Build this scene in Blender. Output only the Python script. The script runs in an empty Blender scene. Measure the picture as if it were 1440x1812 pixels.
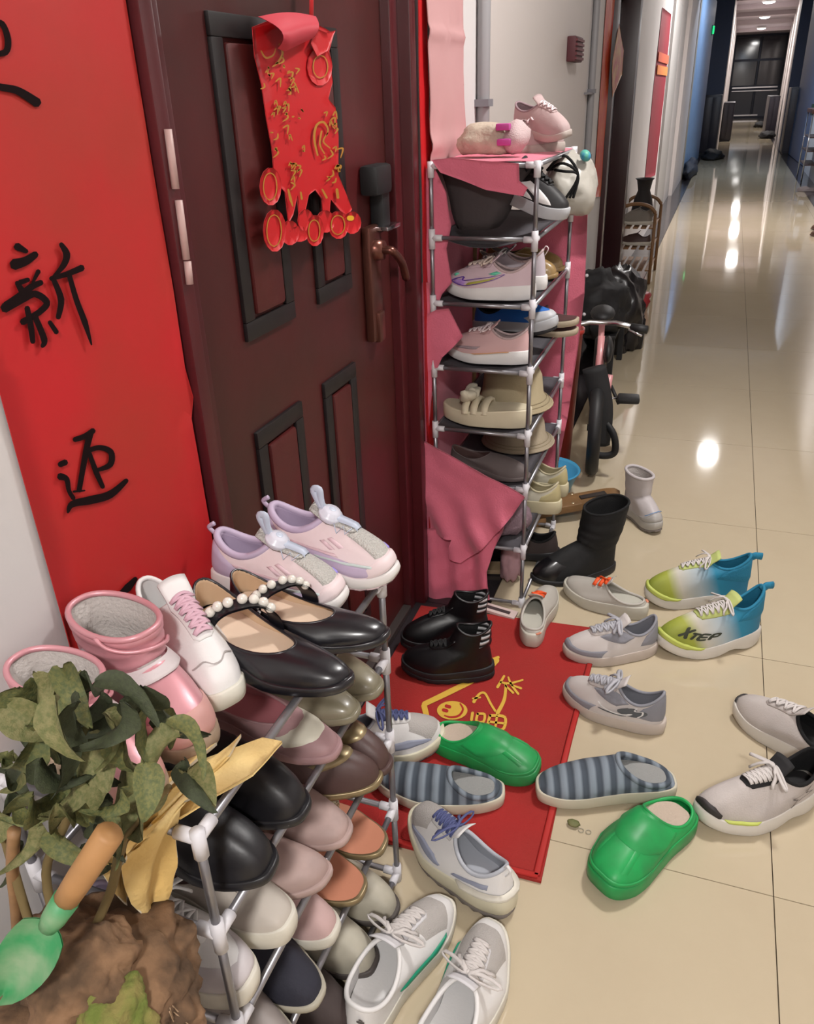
import bpy, bmesh, math, random
import numpy as np
from mathutils import Vector, Matrix, noise
from mathutils.bvhtree import BVHTree
C = bpy.context.scene.collection
PI = math.pi
rnd = random.Random(5)

# ------------------------------------------------------------------ camera
CAM = np.array([-0.27492, -1.24787, 1.43289])
F = 1433.47
RV = np.array([0.940782345, 0.337449186, -0.032505798])
UV_ = np.array([-0.126644966, 0.438772574, 0.889628958])
FV = np.array([-0.314467221, 0.832830521, -0.45552573])
cam = bpy.data.cameras.new('camera')
cam.sensor_fit = 'HORIZONTAL'; cam.sensor_width = 36; cam.lens = F / 1440 * 36
cam.clip_start = 0.02; cam.clip_end = 200
camo = bpy.data.objects.new('camera', cam); C.objects.link(camo)
camo.matrix_world = Matrix(((RV[0], UV_[0], -FV[0], CAM[0]), (RV[1], UV_[1], -FV[1], CAM[1]), (RV[2], UV_[2], -FV[2], CAM[2]), (0, 0, 0, 1)))
bpy.context.scene.camera = camo

# ------------------------------------------------------------------ world, lights, exposure
sc = bpy.context.scene
w = bpy.data.worlds.new('world'); sc.world = w; w.use_nodes = True
w.node_tree.nodes['Background'].inputs[0].default_value = (0.30, 0.34, 0.42, 1)
w.node_tree.nodes['Background'].inputs[1].default_value = 0.3
sc.view_settings.view_transform = 'Standard'; sc.view_settings.look = 'None'
sc.view_settings.gamma = 1; sc.view_settings.use_curve_mapping = False
sc.view_settings.exposure = 0.08
LAMP_W = 19.0
# (x, y, z, watts factor, colour, radius)
LAMPS = [(0.05, -2.6, 2.93, 4.4, (1.0, .97, .94), .16), (0.10, 1.1, 2.93, 2.7, (1.0, .97, .94), .18), (0.0, 9.3, 2.93, 5.2, (1.0, .97, .95), .10),
         (0.02, 15.8, 3.42, 3.2, (.72, .84, 1.0), .07), (0.02, 19.5, 3.42, 0.0, (.86, .92, 1.0), .13), (0.3, 26.5, 3.42, 4.0, (1.0, .96, .92), .16),
         (0.36, 32.5, 3.42, 4.0, (1.0, .96, .92), .16), (0.42, 39, 3.42, 4.0, (1.0, .96, .92), .16)]

def srgb(h):
    if isinstance(h, str):
        h = h.lstrip('#'); c = [int(h[i:i + 2], 16) / 255 for i in (0, 2, 4)]
    else: c = [x / 255 for x in h]
    return tuple(x / 12.92 if x <= .04045 else ((x + .055) / 1.055) ** 2.4 for x in c) + (1,)

_m = {}
def M(name, col, rough=.6, metal=0., bump=0., bscale=60., var=0., vscale=8., col2=None, kind='noise', coat=0., spec=.5, emit=0., sheen=0., trans=0., alpha=1.):
    if name in _m: return _m[name]
    m = bpy.data.materials.new(name); m.use_nodes = True; nt = m.node_tree; b = nt.nodes['Principled BSDF']
    c = srgb(col); b.inputs['Base Color'].default_value = c
    b.inputs['Roughness'].default_value = rough; b.inputs['Metallic'].default_value = metal
    b.inputs['Specular IOR Level'].default_value = spec
    if coat: b.inputs['Coat Weight'].default_value = coat; b.inputs['Coat Roughness'].default_value = .15
    if sheen: b.inputs['Sheen Weight'].default_value = sheen
    if trans: b.inputs['Transmission Weight'].default_value = trans
    if alpha < 1: b.inputs['Alpha'].default_value = alpha
    if emit: b.inputs['Emission Color'].default_value = c; b.inputs['Emission Strength'].default_value = emit
    tc = nt.nodes.new('ShaderNodeTexCoord')
    if var or col2:
        n = nt.nodes.new('ShaderNodeTexNoise'); n.inputs['Scale'].default_value = vscale; n.inputs['Detail'].default_value = 6
        nt.links.new(tc.outputs['Object'], n.inputs['Vector'])
        mx = nt.nodes.new('ShaderNodeMix'); mx.data_type = 'RGBA'
        mx.inputs['A'].default_value = c
        c2 = srgb(col2) if col2 else tuple(x * (1 - var) for x in c[:3]) + (1,)
        mx.inputs['B'].default_value = c2
        rp = nt.nodes.new('ShaderNodeMapRange'); rp.inputs[1].default_value = .38; rp.inputs[2].default_value = .64
        nt.links.new(n.outputs['Fac'], rp.inputs[0]); nt.links.new(rp.outputs[0], mx.inputs['Factor'])
        nt.links.new(mx.outputs['Result'], b.inputs['Base Color'])
    if bump:
        if kind == 'weave':
            n = nt.nodes.new('ShaderNodeTexVoronoi'); n.inputs['Scale'].default_value = bscale; o = n.outputs['Distance']
        elif kind == 'wave':
            n = nt.nodes.new('ShaderNodeTexWave'); n.inputs['Scale'].default_value = bscale; n.bands_direction = 'X'; o = n.outputs['Fac']
        else:
            n = nt.nodes.new('ShaderNodeTexNoise'); n.inputs['Scale'].default_value = bscale; n.inputs['Detail'].default_value = 4; o = n.outputs['Fac']
        nt.links.new(tc.outputs['Object'], n.inputs['Vector'])
        bp = nt.nodes.new('ShaderNodeBump'); bp.inputs['Strength'].default_value = bump; bp.inputs['Distance'].default_value = .003
        nt.links.new(o, bp.inputs['Height']); nt.links.new(bp.outputs['Normal'], b.inputs['Normal'])
    _m[name] = m
    return m

# ------------------------------------------------------------------ helpers
def ray(px, py):
    return FV + RV * (px - 720) / F - UV_ * (py - 906) / F
def at(px, py, axis, val):            # photograph pixel -> point of a known plane of the place
    d = ray(px, py); return CAM + d * (val - CAM[axis]) / d[axis]
WX = -1.01
def onwall(px, py, X=WX): return at(px, py, 0, X)
def onfloor(px, py, Z=0.): return at(px, py, 2, Z)

def tag(o, label=None, cat=None, group=None, kind=None):
    if label: o['label'] = label
    if cat: o['category'] = cat
    if group: o['group'] = group
    if kind: o['kind'] = kind
    return o
def empty(name, loc=(0, 0, 0), rz=0., label=None, cat=None, group=None, rot=None):
    o = bpy.data.objects.new(name, None); C.objects.link(o); o.empty_display_size = .05
    o.location = loc; o.rotation_euler = rot if rot else (0, 0, rz)
    return tag(o, label, cat, group)
def mesh(name, V, Fc, mat, parent=None, smooth=True, kind=None, label=None):
    me = bpy.data.meshes.new(name); me.from_pydata([tuple(map(float, v)) for v in V], [], [tuple(int(i) for i in f) for f in Fc]); me.update()
    if smooth:
        for p in me.polygons: p.use_smooth = True
    if mat is not None:
        for mm in (mat if isinstance(mat, (list, tuple)) else [mat]): me.materials.append(mm)
    o = bpy.data.objects.new(name, me); C.objects.link(o)
    if parent: o.parent = parent
    if kind: o['kind'] = kind
    if label: o['label'] = label
    return o
class MB:
    def __init__(s): s.V = []; s.F = []
    def add(s, V, Fc):
        n = len(s.V); s.V += [tuple(v) for v in V]; s.F += [tuple(i + n for i in f) for f in Fc]; return s
    def box(s, a, b, R=None, t=None, bev=0.):
        x0, y0, z0 = a; x1, y1, z1 = b
        bm = bmesh.new(); bmesh.ops.create_cube(bm, size=1)
        for v in bm.verts: v.co = Vector(((x0 + x1) / 2 + v.co.x * (x1 - x0), (y0 + y1) / 2 + v.co.y * (y1 - y0), (z0 + z1) / 2 + v.co.z * (z1 - z0)))
        if bev: bmesh.ops.bevel(bm, geom=bm.edges[:], offset=bev, segments=2, affect='EDGES', profile=.6)
        if R is not None: bmesh.ops.transform(bm, matrix=R, verts=bm.verts)
        bm.verts.index_update(); V = [v.co[:] for v in bm.verts]; Fc = [[v.index for v in f.verts] for f in bm.faces]; bm.free()
        return s.add(V, Fc)
    def tube(s, pts, r, n=10, cap=True, flat=1., closed=False):
        P = [np.array(p, float) for p in pts]; k = len(P); rr = r if isinstance(r, (list, tuple)) else [r] * k
        T = []
        for i in range(k):
            if closed: d = P[(i + 1) % k] - P[i - 1]
            else: d = P[min(i + 1, k - 1)] - P[max(i - 1, 0)]
            T.append(d / (np.linalg.norm(d) + 1e-12))
        ref = np.array([0, 0, 1.]) if abs(T[0][2]) < .9 else np.array([1., 0, 0])
        V = []; u = np.cross(T[0], ref); u /= np.linalg.norm(u)
        for i in range(k):
            u = u - T[i] * (u @ T[i]); u /= np.linalg.norm(u) + 1e-12; v = np.cross(T[i], u)
            for j in range(n):
                a = 2 * PI * j / n; V.append(P[i] + rr[i] * (u * math.cos(a) + v * math.sin(a) * flat))
        Fc = []
        for i in range(k if closed else k - 1):
            i2 = (i + 1) % k
            for j in range(n): Fc.append((i * n + j, i * n + (j + 1) % n, i2 * n + (j + 1) % n, i2 * n + j))
        if cap and not closed: Fc.append(tuple(range(n - 1, -1, -1))); Fc.append(tuple((k - 1) * n + j for j in range(n)))
        return s.add(V, Fc)
    def lathe(s, prof, n=24, c=(0, 0, 0)):
        V = []; k = len(prof)
        for (r, z) in prof:
            for j in range(n):
                a = 2 * PI * j / n; V.append((c[0] + r * math.cos(a), c[1] + r * math.sin(a), c[2] + z))
        Fc = []
        for i in range(k - 1):
            for j in range(n): Fc.append((i * n + j, i * n + (j + 1) % n, (i + 1) * n + (j + 1) % n, (i + 1) * n + j))
        return s.add(V, Fc)
    def ell(s, c, r, n=12, m=8, R=None, nz=0.):
        V = []; Fc = []
        for i in range(m + 1):
            th = PI * i / m
            for j in range(n):
                a = 2 * PI * j / n
                v = Vector((r[0] * math.sin(th) * math.cos(a), r[1] * math.sin(th) * math.sin(a), r[2] * math.cos(th)))
                if nz: v *= 1 + nz * noise.noise(Vector((v.x * 30 + c[0] * 9, v.y * 30, v.z * 30)))
                if R is not None: v = R @ v
                V.append((c[0] + v.x, c[1] + v.y, c[2] + v.z))
        for i in range(m):
            for j in range(n): Fc.append((i * n + j, (i + 1) * n + j, (i + 1) * n + (j + 1) % n, i * n + (j + 1) % n))
        return s.add(V, Fc)
    def build(s, name, mat, parent=None, smooth=True, kind=None, label=None):
        return mesh(name, s.V, s.F, mat, parent, smooth, kind, label)
def sharp(o, ang=.6):
    me = o.data
    if hasattr(me, 'set_sharp_from_angle'): me.set_sharp_from_angle(angle=ang)
    return o
def box(name, a, b, mat, parent=None, bev=0., R=None, kind=None, label=None):
    return sharp(MB().box(a, b, R=R, bev=bev).build(name, mat, parent, True, kind, label))
def cat(pts, n=6, closed=False):          # catmull-rom
    P = [np.array(p, float) for p in pts]; out = []; k = len(P)
    for i in range(k if closed else k - 1):
        if closed: a, b, c, d = P[i - 1], P[i], P[(i + 1) % k], P[(i + 2) % k]
        else: a, b, c, d = P[max(i - 1, 0)], P[i], P[i + 1], P[min(i + 2, k - 1)]
        for j in range(n):
            t = j / n; out.append(.5 * ((2 * b) + (-a + c) * t + (2 * a - 5 * b + 4 * c - d) * t * t + (-a + 3 * b - 3 * c + d) * t ** 3))
    if not closed: out.append(P[-1])
    return out
def sheet(name, pts, mat, parent=None, thick=.002, amp=.006, freq=9., levels=3, seed=0, bend=None, fold=None, label=None, kind=None):
    """cloth / paper of any outline: pts are 3-D corners lying about on a plane"""
    bm = bmesh.new(); vs = [bm.verts.new(tuple(map(float, p))) for p in pts]
    f = bm.faces.new(vs); bm.normal_update(); nrm = f.normal.copy()
    bmesh.ops.triangulate(bm, faces=bm.faces[:], ngon_method='EAR_CLIP')
    for _ in range(levels):
        bmesh.ops.subdivide_edges(bm, edges=bm.edges[:], cuts=1, use_grid_fill=True)
        bmesh.ops.beautify_fill(bm, faces=bm.faces[:], edges=[e for e in bm.edges if not e.is_boundary]) if _ < 2 else None
    for v in bm.verts:
        c = v.co.copy()
        d = amp * noise.noise(c * freq + Vector((seed * 7.1, 0, 0))) + .35 * amp * noise.noise(c * freq * 3.1 + Vector((0, seed, 0)))
        if fold: d += fold(c)
        v.co = c + nrm * d
        if bend: v.co = Vector(bend(v.co))
    bm.normal_update()
    # thickness: duplicate, shift, rim
    V = [v.co.copy() for v in bm.verts]; bm.verts.index_update(); n = len(V)
    Fc = [[v.index for v in f.verts] for f in bm.faces]; N = [v.normal.copy() for v in bm.verts]
    E = [(e.verts[0].index, e.verts[1].index) for e in bm.edges if e.is_boundary]
    Fb = [[i + n for i in reversed(q)] for q in Fc]
    V2 = V + [V[i] - N[i] * thick for i in range(n)]
    side = [(a, b, b + n, a + n) for a, b in E]
    bm.free()
    return mesh(name, V2, Fc + Fb + side, mat, parent, True, kind, label)
def strip(name, pts, wid, fn, mat, parent=None, th=.0012, label=None, V=None, retmesh=True):
    pass
def ribbon_pts(path, widths):
    """2-D stroke -> outline quads with rounded ends (list of verts2d, faces)"""
    P = [np.array(p, float) for p in cat(path, 5)] if len(path) > 2 else [np.array(path[0], float) * (1 - t) + np.array(path[1], float) * t for t in np.linspace(0, 1, 6)]
    k = len(P); ws = np.interp(np.linspace(0, 1, k), np.linspace(0, 1, len(widths)), widths)
    V = []; 
    for i in range(k):
        d = P[min(i + 1, k - 1)] - P[max(i - 1, 0)]; d /= np.linalg.norm(d) + 1e-9; nn = np.array([-d[1], d[0]])
        if i == 0: V += [P[0] - d * ws[0] * .35 + nn * ws[0] * .25, P[0] - d * ws[0] * .35 - nn * ws[0] * .25]
        V += [P[i] + nn * ws[i] / 2, P[i] - nn * ws[i] / 2]
        if i == k - 1: V += [P[-1] + d * ws[-1] * .35 + nn * ws[-1] * .25, P[-1] + d * ws[-1] * .35 - nn * ws[-1] * .25]
    return V, [(2 * i, 2 * i + 1, 2 * i + 3, 2 * i + 2) for i in range(len(V) // 2 - 1)]
def strokes(name, lst, fn, mat, parent, label=None):
    mb = MB()
    for j, (path, ws) in enumerate(lst):
        V, Fc = ribbon_pts(path, ws); mb.add([fn(v[0], v[1], j) for v in V], Fc)
    return mb.build(name, mat, parent, False, None, label)

def grid_faces(nv, nt, closed=True):
    Fc = []
    for i in range(nv - 1):
        for j in range(nt if closed else nt - 1):
            j2 = (j + 1) % nt; Fc.append((i * nt + j, (i + 1) * nt + j, (i + 1) * nt + j2, i * nt + j2))
    return Fc
# ------------------------------------------------------------------ the shoe last
def rise(s, a, b): return np.clip((s - a) / (b - a), 0, 1)
class Last:
    def __init__(s, L, side=1, W=.37, box=.62, m=None, asym=.07, hh=.12, ht=.09, spring=.05, hs=.0, rim=(.04, .52, .105, .30, .22, .31), toek=.55, shaft=(), sidep=1.5, q=0., qn=3, arch=0.):
        s.__dict__.update(locals()); s.m = m or [(0, .78), (.15, .82), (.36, .76), (.68, 1.), (.88, .93), (1, .86)]
    def cen(s, x):
        return s.side * s.asym * (-np.clip(x, 0, 1) ** 3 + .45 * np.sin(PI * np.clip(x * 1.25, 0, 1)))
    def plan(s, t, k=1.):
        ph = 2 * PI * t; x = (1 - np.cos(ph)) / 2; sn = np.sin(ph)
        mm = np.interp(x, [a for a, _ in s.m], [b for _, b in s.m])
        hw = s.W / 2 * np.abs(sn) ** s.box * mm; xx = (x - .5) * k + .5
        return xx, np.sign(sn) * hw * k + s.cen(x), x
    def top(s, x): return s.hh + (s.ht - s.hh) * rise(x, .2, .75) + s.spring * rise(x, .75, 1.0) ** 2
    def bot(s, x): return s.spring * rise(x, .70, 1.0) ** 2 + s.hs * rise(-x, -.14, 0) ** 2 + s.arch * np.exp(-((x - .36) / .12) ** 2)
    def ring(s, j, t):
        r = s.rim if j == 0 else s.shaft[j - 1]
        x0, x1, rw, zr, zs, zf = r; ph = 2 * PI * t
        x = (x0 + x1) / 2 - np.cos(ph) * (x1 - x0) / 2
        y = rw * np.sign(np.sin(ph)) * np.abs(np.sin(ph)) ** .85 + s.cen(x) * (1 if j == 0 else .6)
        c = (zr + zf - 2 * zs) / 4; b = (zr - zf) / 2; a = zs + c
        return x, y, a + b * np.cos(ph) + c * np.cos(2 * ph)
    def S(s, t, v, off=0.):
        t = np.asarray(t, float); v = np.asarray(v, float); t, v = np.broadcast_arrays(t, v)
        def raw(t, v):
            bx, by, xs = s.plan(t, .985); bz = s.top(xs) - .004
            rx, ry, rz = s.ring(0, t); vv = np.clip(v, 0, 1)
            wt = np.clip(-np.cos(2 * PI * t), 0, 1) ** 1.2
            h1 = 1 - np.cos(PI / 2 * vv); g1 = s.toek * np.sin(PI / 2 * vv) ** .8 + (1 - s.toek) * h1
            h0 = vv ** s.sidep; g0 = vv ** .92
            h = wt * h1 + (1 - wt) * h0; g = wt * g1 + (1 - wt) * g0
            x = bx + (rx - bx) * h; y = by + (ry - by) * h; z = bz + (rz - bz) * g
            if s.q and not s.shaft:
                b_ = s.q * np.abs(np.sin(PI * s.qn * vv)) * np.sin(PI * vv); x = x + b_ * -np.cos(2 * PI * t); y = y + b_ * np.sin(2 * PI * t)
            for j in range(1, len(s.shaft) + 1):
                k = np.clip(v - j, 0, 1); on = v > j
                ax, ay, az = s.ring(j - 1, t); qx, qy, qz = s.ring(j, t)
                b_ = s.q * np.abs(np.sin(PI * s.qn * k)) ** .6
                x = np.where(on, ax + (qx - ax) * k - b_ * np.cos(2 * PI * t), x); y = np.where(on, ay + (qy - ay) * k + b_ * np.sin(2 * PI * t), y); z = np.where(on, az + (qz - az) * k, z)
            return np.stack([(x - .5), y, z], -1)
        P = raw(t, v)
        if np.any(off):
            e = 1e-3; dt = raw(t + e, v) - raw(t - e, v); dv = raw(t, np.minimum(v + e, 1 + len(s.shaft))) - raw(t, np.maximum(v - e, 0))
            n = np.cross(dv, dt); n /= np.linalg.norm(n, axis=-1, keepdims=True) + 1e-9
            P = P + n * np.asarray(off)[..., None] if np.ndim(off) else P + n * off
        return P * s.L
NT = 56
def u_(n=NT): return np.arange(n) / n
def capfaces(base, nt, flip=False):
    Fc = []; h = nt // 2
    for j in range(h):
        a, b = j, j + 1; c, d = (nt - j - 1) % nt, (nt - j) % nt
        q = [base + a, base + b, base + c, base + d]
        q2 = []; [q2.append(i) for i in q if i not in q2]
        if len(q2) >= 3: Fc.append(tuple(reversed(q2)) if flip else tuple(q2))
    return Fc
def sole_layer(last, f0, f1, mat, parent, name, sc=1.03, bulge=.012, lug=0.):
    t = u_(); rings = []
    for k, f in enumerate((f0, f0 + .06, (f0 + f1) / 2, f1 - .06, f1)):
        s_ = sc + (bulge if k == 2 else 0) - (.018 if k in (0, 4) else 0)
        x, y, xs = last.plan(t, s_); z = last.bot(xs) + (last.top(xs) - last.bot(xs)) * f
        if lug and k <= 1: z = z + lug * (np.sin(xs * 60) > .3) * (xs > .05)
        rings.append(np.stack([(x - .5), y, z], -1) * last.L)
    V = np.concatenate(rings); Fc = grid_faces(5, NT) + capfaces(0, NT) + capfaces(4 * NT, NT, True)
    return mesh(name, V, [tuple(reversed(f)) for f in Fc], mat, parent)
def upper(last, mat, parent, name='upper', M_=9):
    n = 1 + len(last.shaft); v = np.concatenate([np.linspace(0, 1, M_ + 1)] + [np.linspace(j, j + 1, 10)[1:] for j in range(1, n)])
    t = u_(); T, Vv = np.meshgrid(t, v); P = last.S(T, Vv).reshape(-1, 3)
    return mesh(name, P, [tuple(reversed(f)) for f in grid_faces(len(v), NT)], mat, parent)
def lining(last, mat, parent, name='lining', th=.012, pad=.006):
    n = 1 + len(last.shaft); v = np.concatenate([np.linspace(0.04, 1, 8)] + [np.linspace(j, j + 1, 4)[1:] for j in range(1, n)])[::-1]
    t = u_(); rows = [last.S(t, np.full(NT, float(n)), 0.)]
    r1 = last.S(t, np.full(NT, float(n)), -th * .5); r1[:, 2] += pad * last.L; rows.append(r1)
    for vv in v: rows.append(last.S(t, np.full(NT, vv), -th))
    return mesh(name, np.concatenate(rows), [tuple(reversed(f)) for f in grid_faces(len(rows), NT)], mat, parent)
def insole(last, mat, parent, k=.9, dz=.014, name='insole'):
    t = u_(); x, y, xs = last.plan(t, k); z = last.top(xs) + dz
    V = np.stack([(x - .5), y, z], -1) * last.L
    return mesh(name, V, capfaces(0, NT, True), mat, parent)
def patch(last, name, mat, parent, ts, v0, v1, off=.006, nv=7, mirror=False, label=None):
    """raised panel: ts list of t, v0/v1 arrays or numbers along ts"""
    k = 4 * (len(ts) - 1) + 1; tt = np.interp(np.linspace(0, 1, k), np.linspace(0, 1, len(ts)), ts)
    f = lambda a: np.interp(np.linspace(0, 1, k), np.linspace(0, 1, len(a)), a) if hasattr(a, '__len__') else np.full(k, float(a))
    a, b = f(v0), f(v1); V = []; Fc = []
    def one(tt):
        rows = []
        for i in range(nv):
            vv = a + (b - a) * i / (nv - 1); o = off * (1 if 0 < i < nv - 1 else .1)
            o = np.full(k, o); o[0] = o[-1] = off * .1
            rows.append(last.S(tt, vv, o))
        return np.concatenate(rows)
    if mirror: mesh(name, one(1 - tt), grid_faces(nv, k, False), mat, parent, label=label)
    return mesh(name, one(tt), [tuple(reversed(q)) for q in grid_faces(nv, k, False)], mat, parent, label=label)
def decal(last, name, mat, parent, lst, off=.012, label=None):
    """strokes in (t, v) space"""
    mb = MB()
    for path, ws in lst:
        V, Fc = ribbon_pts([(a, b * .25) for a, b in path], [q for q in ws]); V = np.array(V)
        mb.add(last.S(V[:, 0], V[:, 1] * 4, off), Fc)
    return mb.build(name, mat, parent, False, label=label)
def bvh_of(objs):
    V = []; Fc = []
    for o in objs:
        n = len(V); V += [v.co.copy() for v in o.data.vertices]; Fc += [[i + n for i in p.vertices] for p in o.data.polygons]
    return BVHTree.FromPolygons(V, Fc)
def drop(bv, x, y, L, lift, default=.3):
    h = bv.ray_cast(Vector((x, y, L * 2)), Vector((0, 0, -1)))
    if h[0] is None: return Vector((x, y, default * L + lift))
    return h[0] + Vector((0, 0, lift))
def tongue(last, up, mat, parent, x0=None, x1=.78, w0=.085, w1=.06, rise_=.085, back=.085, name='tongue', lift=.010):
    L = last.L; xr = last.rim[1]; bv = bvh_of([up]); V = []; n = 9; rows = 12; x0 = xr - back
    zf = last.rim[5]
    for i in range(rows):
        f = i / (rows - 1); x = x0 + (x1 - x0) * f; wd = w0 + (w1 - w0) * f
        if i == rows - 1: wd *= .6
        for j in range(n):
            a = (j / (n - 1) - .5) * 2; y = a * wd + last.cen(x)
            if x < xr + .01:
                k = (xr + .01 - x) / (back + .01); z = zf + lift + rise_ * k - .02 * a * a
                p = Vector(((x - .5) * L, y * L, z * L))
            else:
                p = drop(bv, (x - .5) * L, y * L, L, lift * L, zf)
            V.append(p)
    k = len(V); V2 = V + [v + Vector((0, 0, -.012 * L)) for v in V]
    Fc = grid_faces(rows, n, False); Fb = [tuple(reversed([q + k for q in f])) for f in Fc]
    rim = []
    bd = [j for j in range(n)] + [i * n + n - 1 for i in range(1, rows)] + [(rows - 1) * n + j for j in range(n - 2, -1, -1)] + [i * n for i in range(rows - 2, 0, -1)]
    for a, b in zip(bd, bd[1:] + bd[:1]): rim.append((a, b, b + k, a + k))
    return mesh(name, V2, Fc + Fb + rim, mat, parent)
def laces(last, objs, mat, parent, x0, x1, w0=.07, w1=.05, rows=6, r=.009, bow=True, flat=.5, name='lace', loops=None, seed=1):
    L = last.L; bv = bvh_of(objs); mb = MB(); R_ = random.Random(seed)
    def path(a, b, n=7, lift=.008):
        out = []
        for i in range(n):
            f = i / (n - 1); x = a[0] + (b[0] - a[0]) * f; y = a[1] + (b[1] - a[1]) * f
            out.append(drop(bv, (x - .5) * L, (y + float(last.cen(x))) * L, L, (lift + r * .6 + .006 * math.sin(PI * f)) * L, last.rim[5]))
        return out
    xs = np.linspace(x0, x1, rows); ws = np.linspace(w0, w1, rows)
    for i in range(rows):
        mb.tube(path((xs[i], -ws[i]), (xs[i], ws[i]), lift=.006), r * L, 6, flat=flat)
        if i < rows - 1:
            mb.tube(path((xs[i], -ws[i]), (xs[i + 1], ws[i + 1])), r * L, 6, flat=flat); mb.tube(path((xs[i], ws[i]), (xs[i + 1], -ws[i + 1])), r * L, 6, flat=flat)
    if bow:
        z0 = drop(bv, (x0 - .5) * L, float(last.cen(x0)) * L, L, .03 * L, last.rim[5])
        for sx in (-1, 1):
            lp = []
            for k in range(11):
                a = PI * 2 * k / 10; rx = .095 * (1 - math.cos(a)) / 2 * 2; ry = .035 * math.sin(a)
                lp.append((z0.x + (-.01 + .35 * rx * (1 if sx > 0 else .6)) * L + ry * L * .5, z0.y + sx * (rx + .005) * L, z0.z + (.025 * math.sin(PI * k / 10) - .35 * rx + ry * .3) * L))
            mb.tube(lp, r * L, 6, flat=.6)
            e = [(z0.x, z0.y, z0.z)]
            for k in range(1, 7):
                f = k / 6; e.append((z0.x + (.10 * f + R_.uniform(-.01, .01)) * L, z0.y + sx * (.02 + .10 * f) * L, z0.z + (.012 - .09 * f * f) * L))
            mb.tube(e, r * L, 6, flat=.6)
        mb.ell((z0.x, z0.y, z0.z), (.018 * L, .016 * L, .012 * L), 8, 6)
    return mb.build(name, mat, parent)
def collar(last, mat, parent, r=.016, t0=.0, t1=1., j=None, name='collar'):
    n = 40; v = 1 + len(last.shaft)
    if t1 - t0 >= .999: t = np.arange(n) / n; P = last.S(t, np.full(n, v), -.004 if r < .01 else -.006); return MB().tube(list(P), r * last.L, 8, closed=True).build(name, mat, parent)
    t = np.linspace(t0, t1, n) % 1.; P = last.S(t, np.full(n, v), -.006); return MB().tube(list(P), r * last.L, 8).build(name, mat, parent)
def place(name, label, cat_, group, heel, toe, z=0., L=None, z2=None, roll=0.):
    hx, hy = heel; tx, ty = toe; d = math.hypot(tx - hx, ty - hy); L = L or d
    ry = 0. if z2 is None else -math.asin(max(-.9, min(.9, (z2 - z) / L)))
    cx, cy = (hx + tx) / 2, (hy + ty) / 2
    return empty(name, (cx, cy, z + L / 2 * math.sin(-ry)), 0, label, cat_, group, rot=(roll, ry, math.atan2(ty - hy, tx - hx))), L

# shared shoe materials
WHITE = M('shoe_white', '#d9d7d6', .55, bump=.1, bscale=200); OFFW = M('sole_white', '#cfcabd', .5, var=.12, vscale=25)
PUTTY = M('sole_putty', '#b9b0a2', .6, var=.2, vscale=30); BLK = M('leather_black', '#121114', .28, bump=.12, bscale=90, coat=.3)
BLKF = M('fabric_black', '#0b0b0d', .9, bump=.3, bscale=260); GRY = M('suede_grey', '#85848c', .85, bump=.2, bscale=200)
LGRY = M('mesh_light_grey', '#b4b0ae', .8, bump=.5, bscale=420, kind='weave', var=.1, vscale=20); INS = M('insole_cream', '#c9b597', .7)
def sneaker(name, label, cat_, group, heel, toe, z=0., side=1, up=WHITE, sole=OFFW, out=None, lin=None, ins=None, lace=None, tong=None, cap=None, counter=None, eyestay=None,
            L=None, W=.37, hh=.12, ht=.09, spring=.05, rim=(.05, .45, .105, .33, .24, .37), bow=True, lacer=.012, z2=None, chunky=0., lug=0., rows=6, loopm=None, extra=None, xl=.76, box_=.62, toek=.55, roll=0., pad=.006, arch=0., hs=0., lflat=.5):
    o, L = place(name, label, cat_, group, heel, toe, z, L, z2, roll)
    la = Last(L, side, W=W, hh=hh, ht=ht, spring=spring, rim=rim, box=box_, toek=toek, arch=arch, hs=hs)
    if out:
        sole_layer(la, 0., .28, out, o, 'outsole', 1.0 + chunky, lug=lug); sole_layer(la, .28, 1., sole, o, 'midsole', 1.03 + chunky, .014)
    else: sole_layer(la, 0., 1., sole, o, 'sole', 1.03 + chunky, .014)
    u = upper(la, up, o); lining(la, lin or up, o, pad=pad); insole(la, ins or lin or up, o)
    collar(la, lin or up, o, .015)
    if eyestay: patch(la, 'eyestay', eyestay, o, [.315, .36, .40, .425], [.62, .60, .60, .60], [1, 1, .97, .88], .010, mirror=True)
    if cap: patch(la, 'toe_cap', cap, o, [.33, .40, .5, .60, .67], [.0, .0, .0, .0, .0], [.35, .45, .30, .45, .35], .008)
    if counter: patch(la, 'heel_counter', counter, o, [-.16, -.08, 0, .08, .16], [0, 0, 0, 0, 0], [.42, .8, .95, .8, .42], .009)
    t_ = tongue(la, u, tong or up, o, x1=xl)
    if lace: laces(la, [u, t_], lace, o, rim[1] + .015, xl - .03, rows=rows, r=lacer, bow=bow, flat=lflat)
    if loopm:
        b = la.S(np.array([0.]), np.array([.95]), .01)[0]
        MB().tube(cat([(b[0] - .005 * L, b[1], b[2] - .05 * L), (b[0] - .04 * L, b[1], b[2] + .02 * L), (b[0] - .01 * L, b[1], b[2] + .05 * L), (b[0] + .02 * L, b[1], b[2] + .0 * L)], 4), .012 * L, 6, flat=.5).build('pull_loop', loopm, o)
    if extra: extra(la, o, u, t_)
    return o, la

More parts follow.
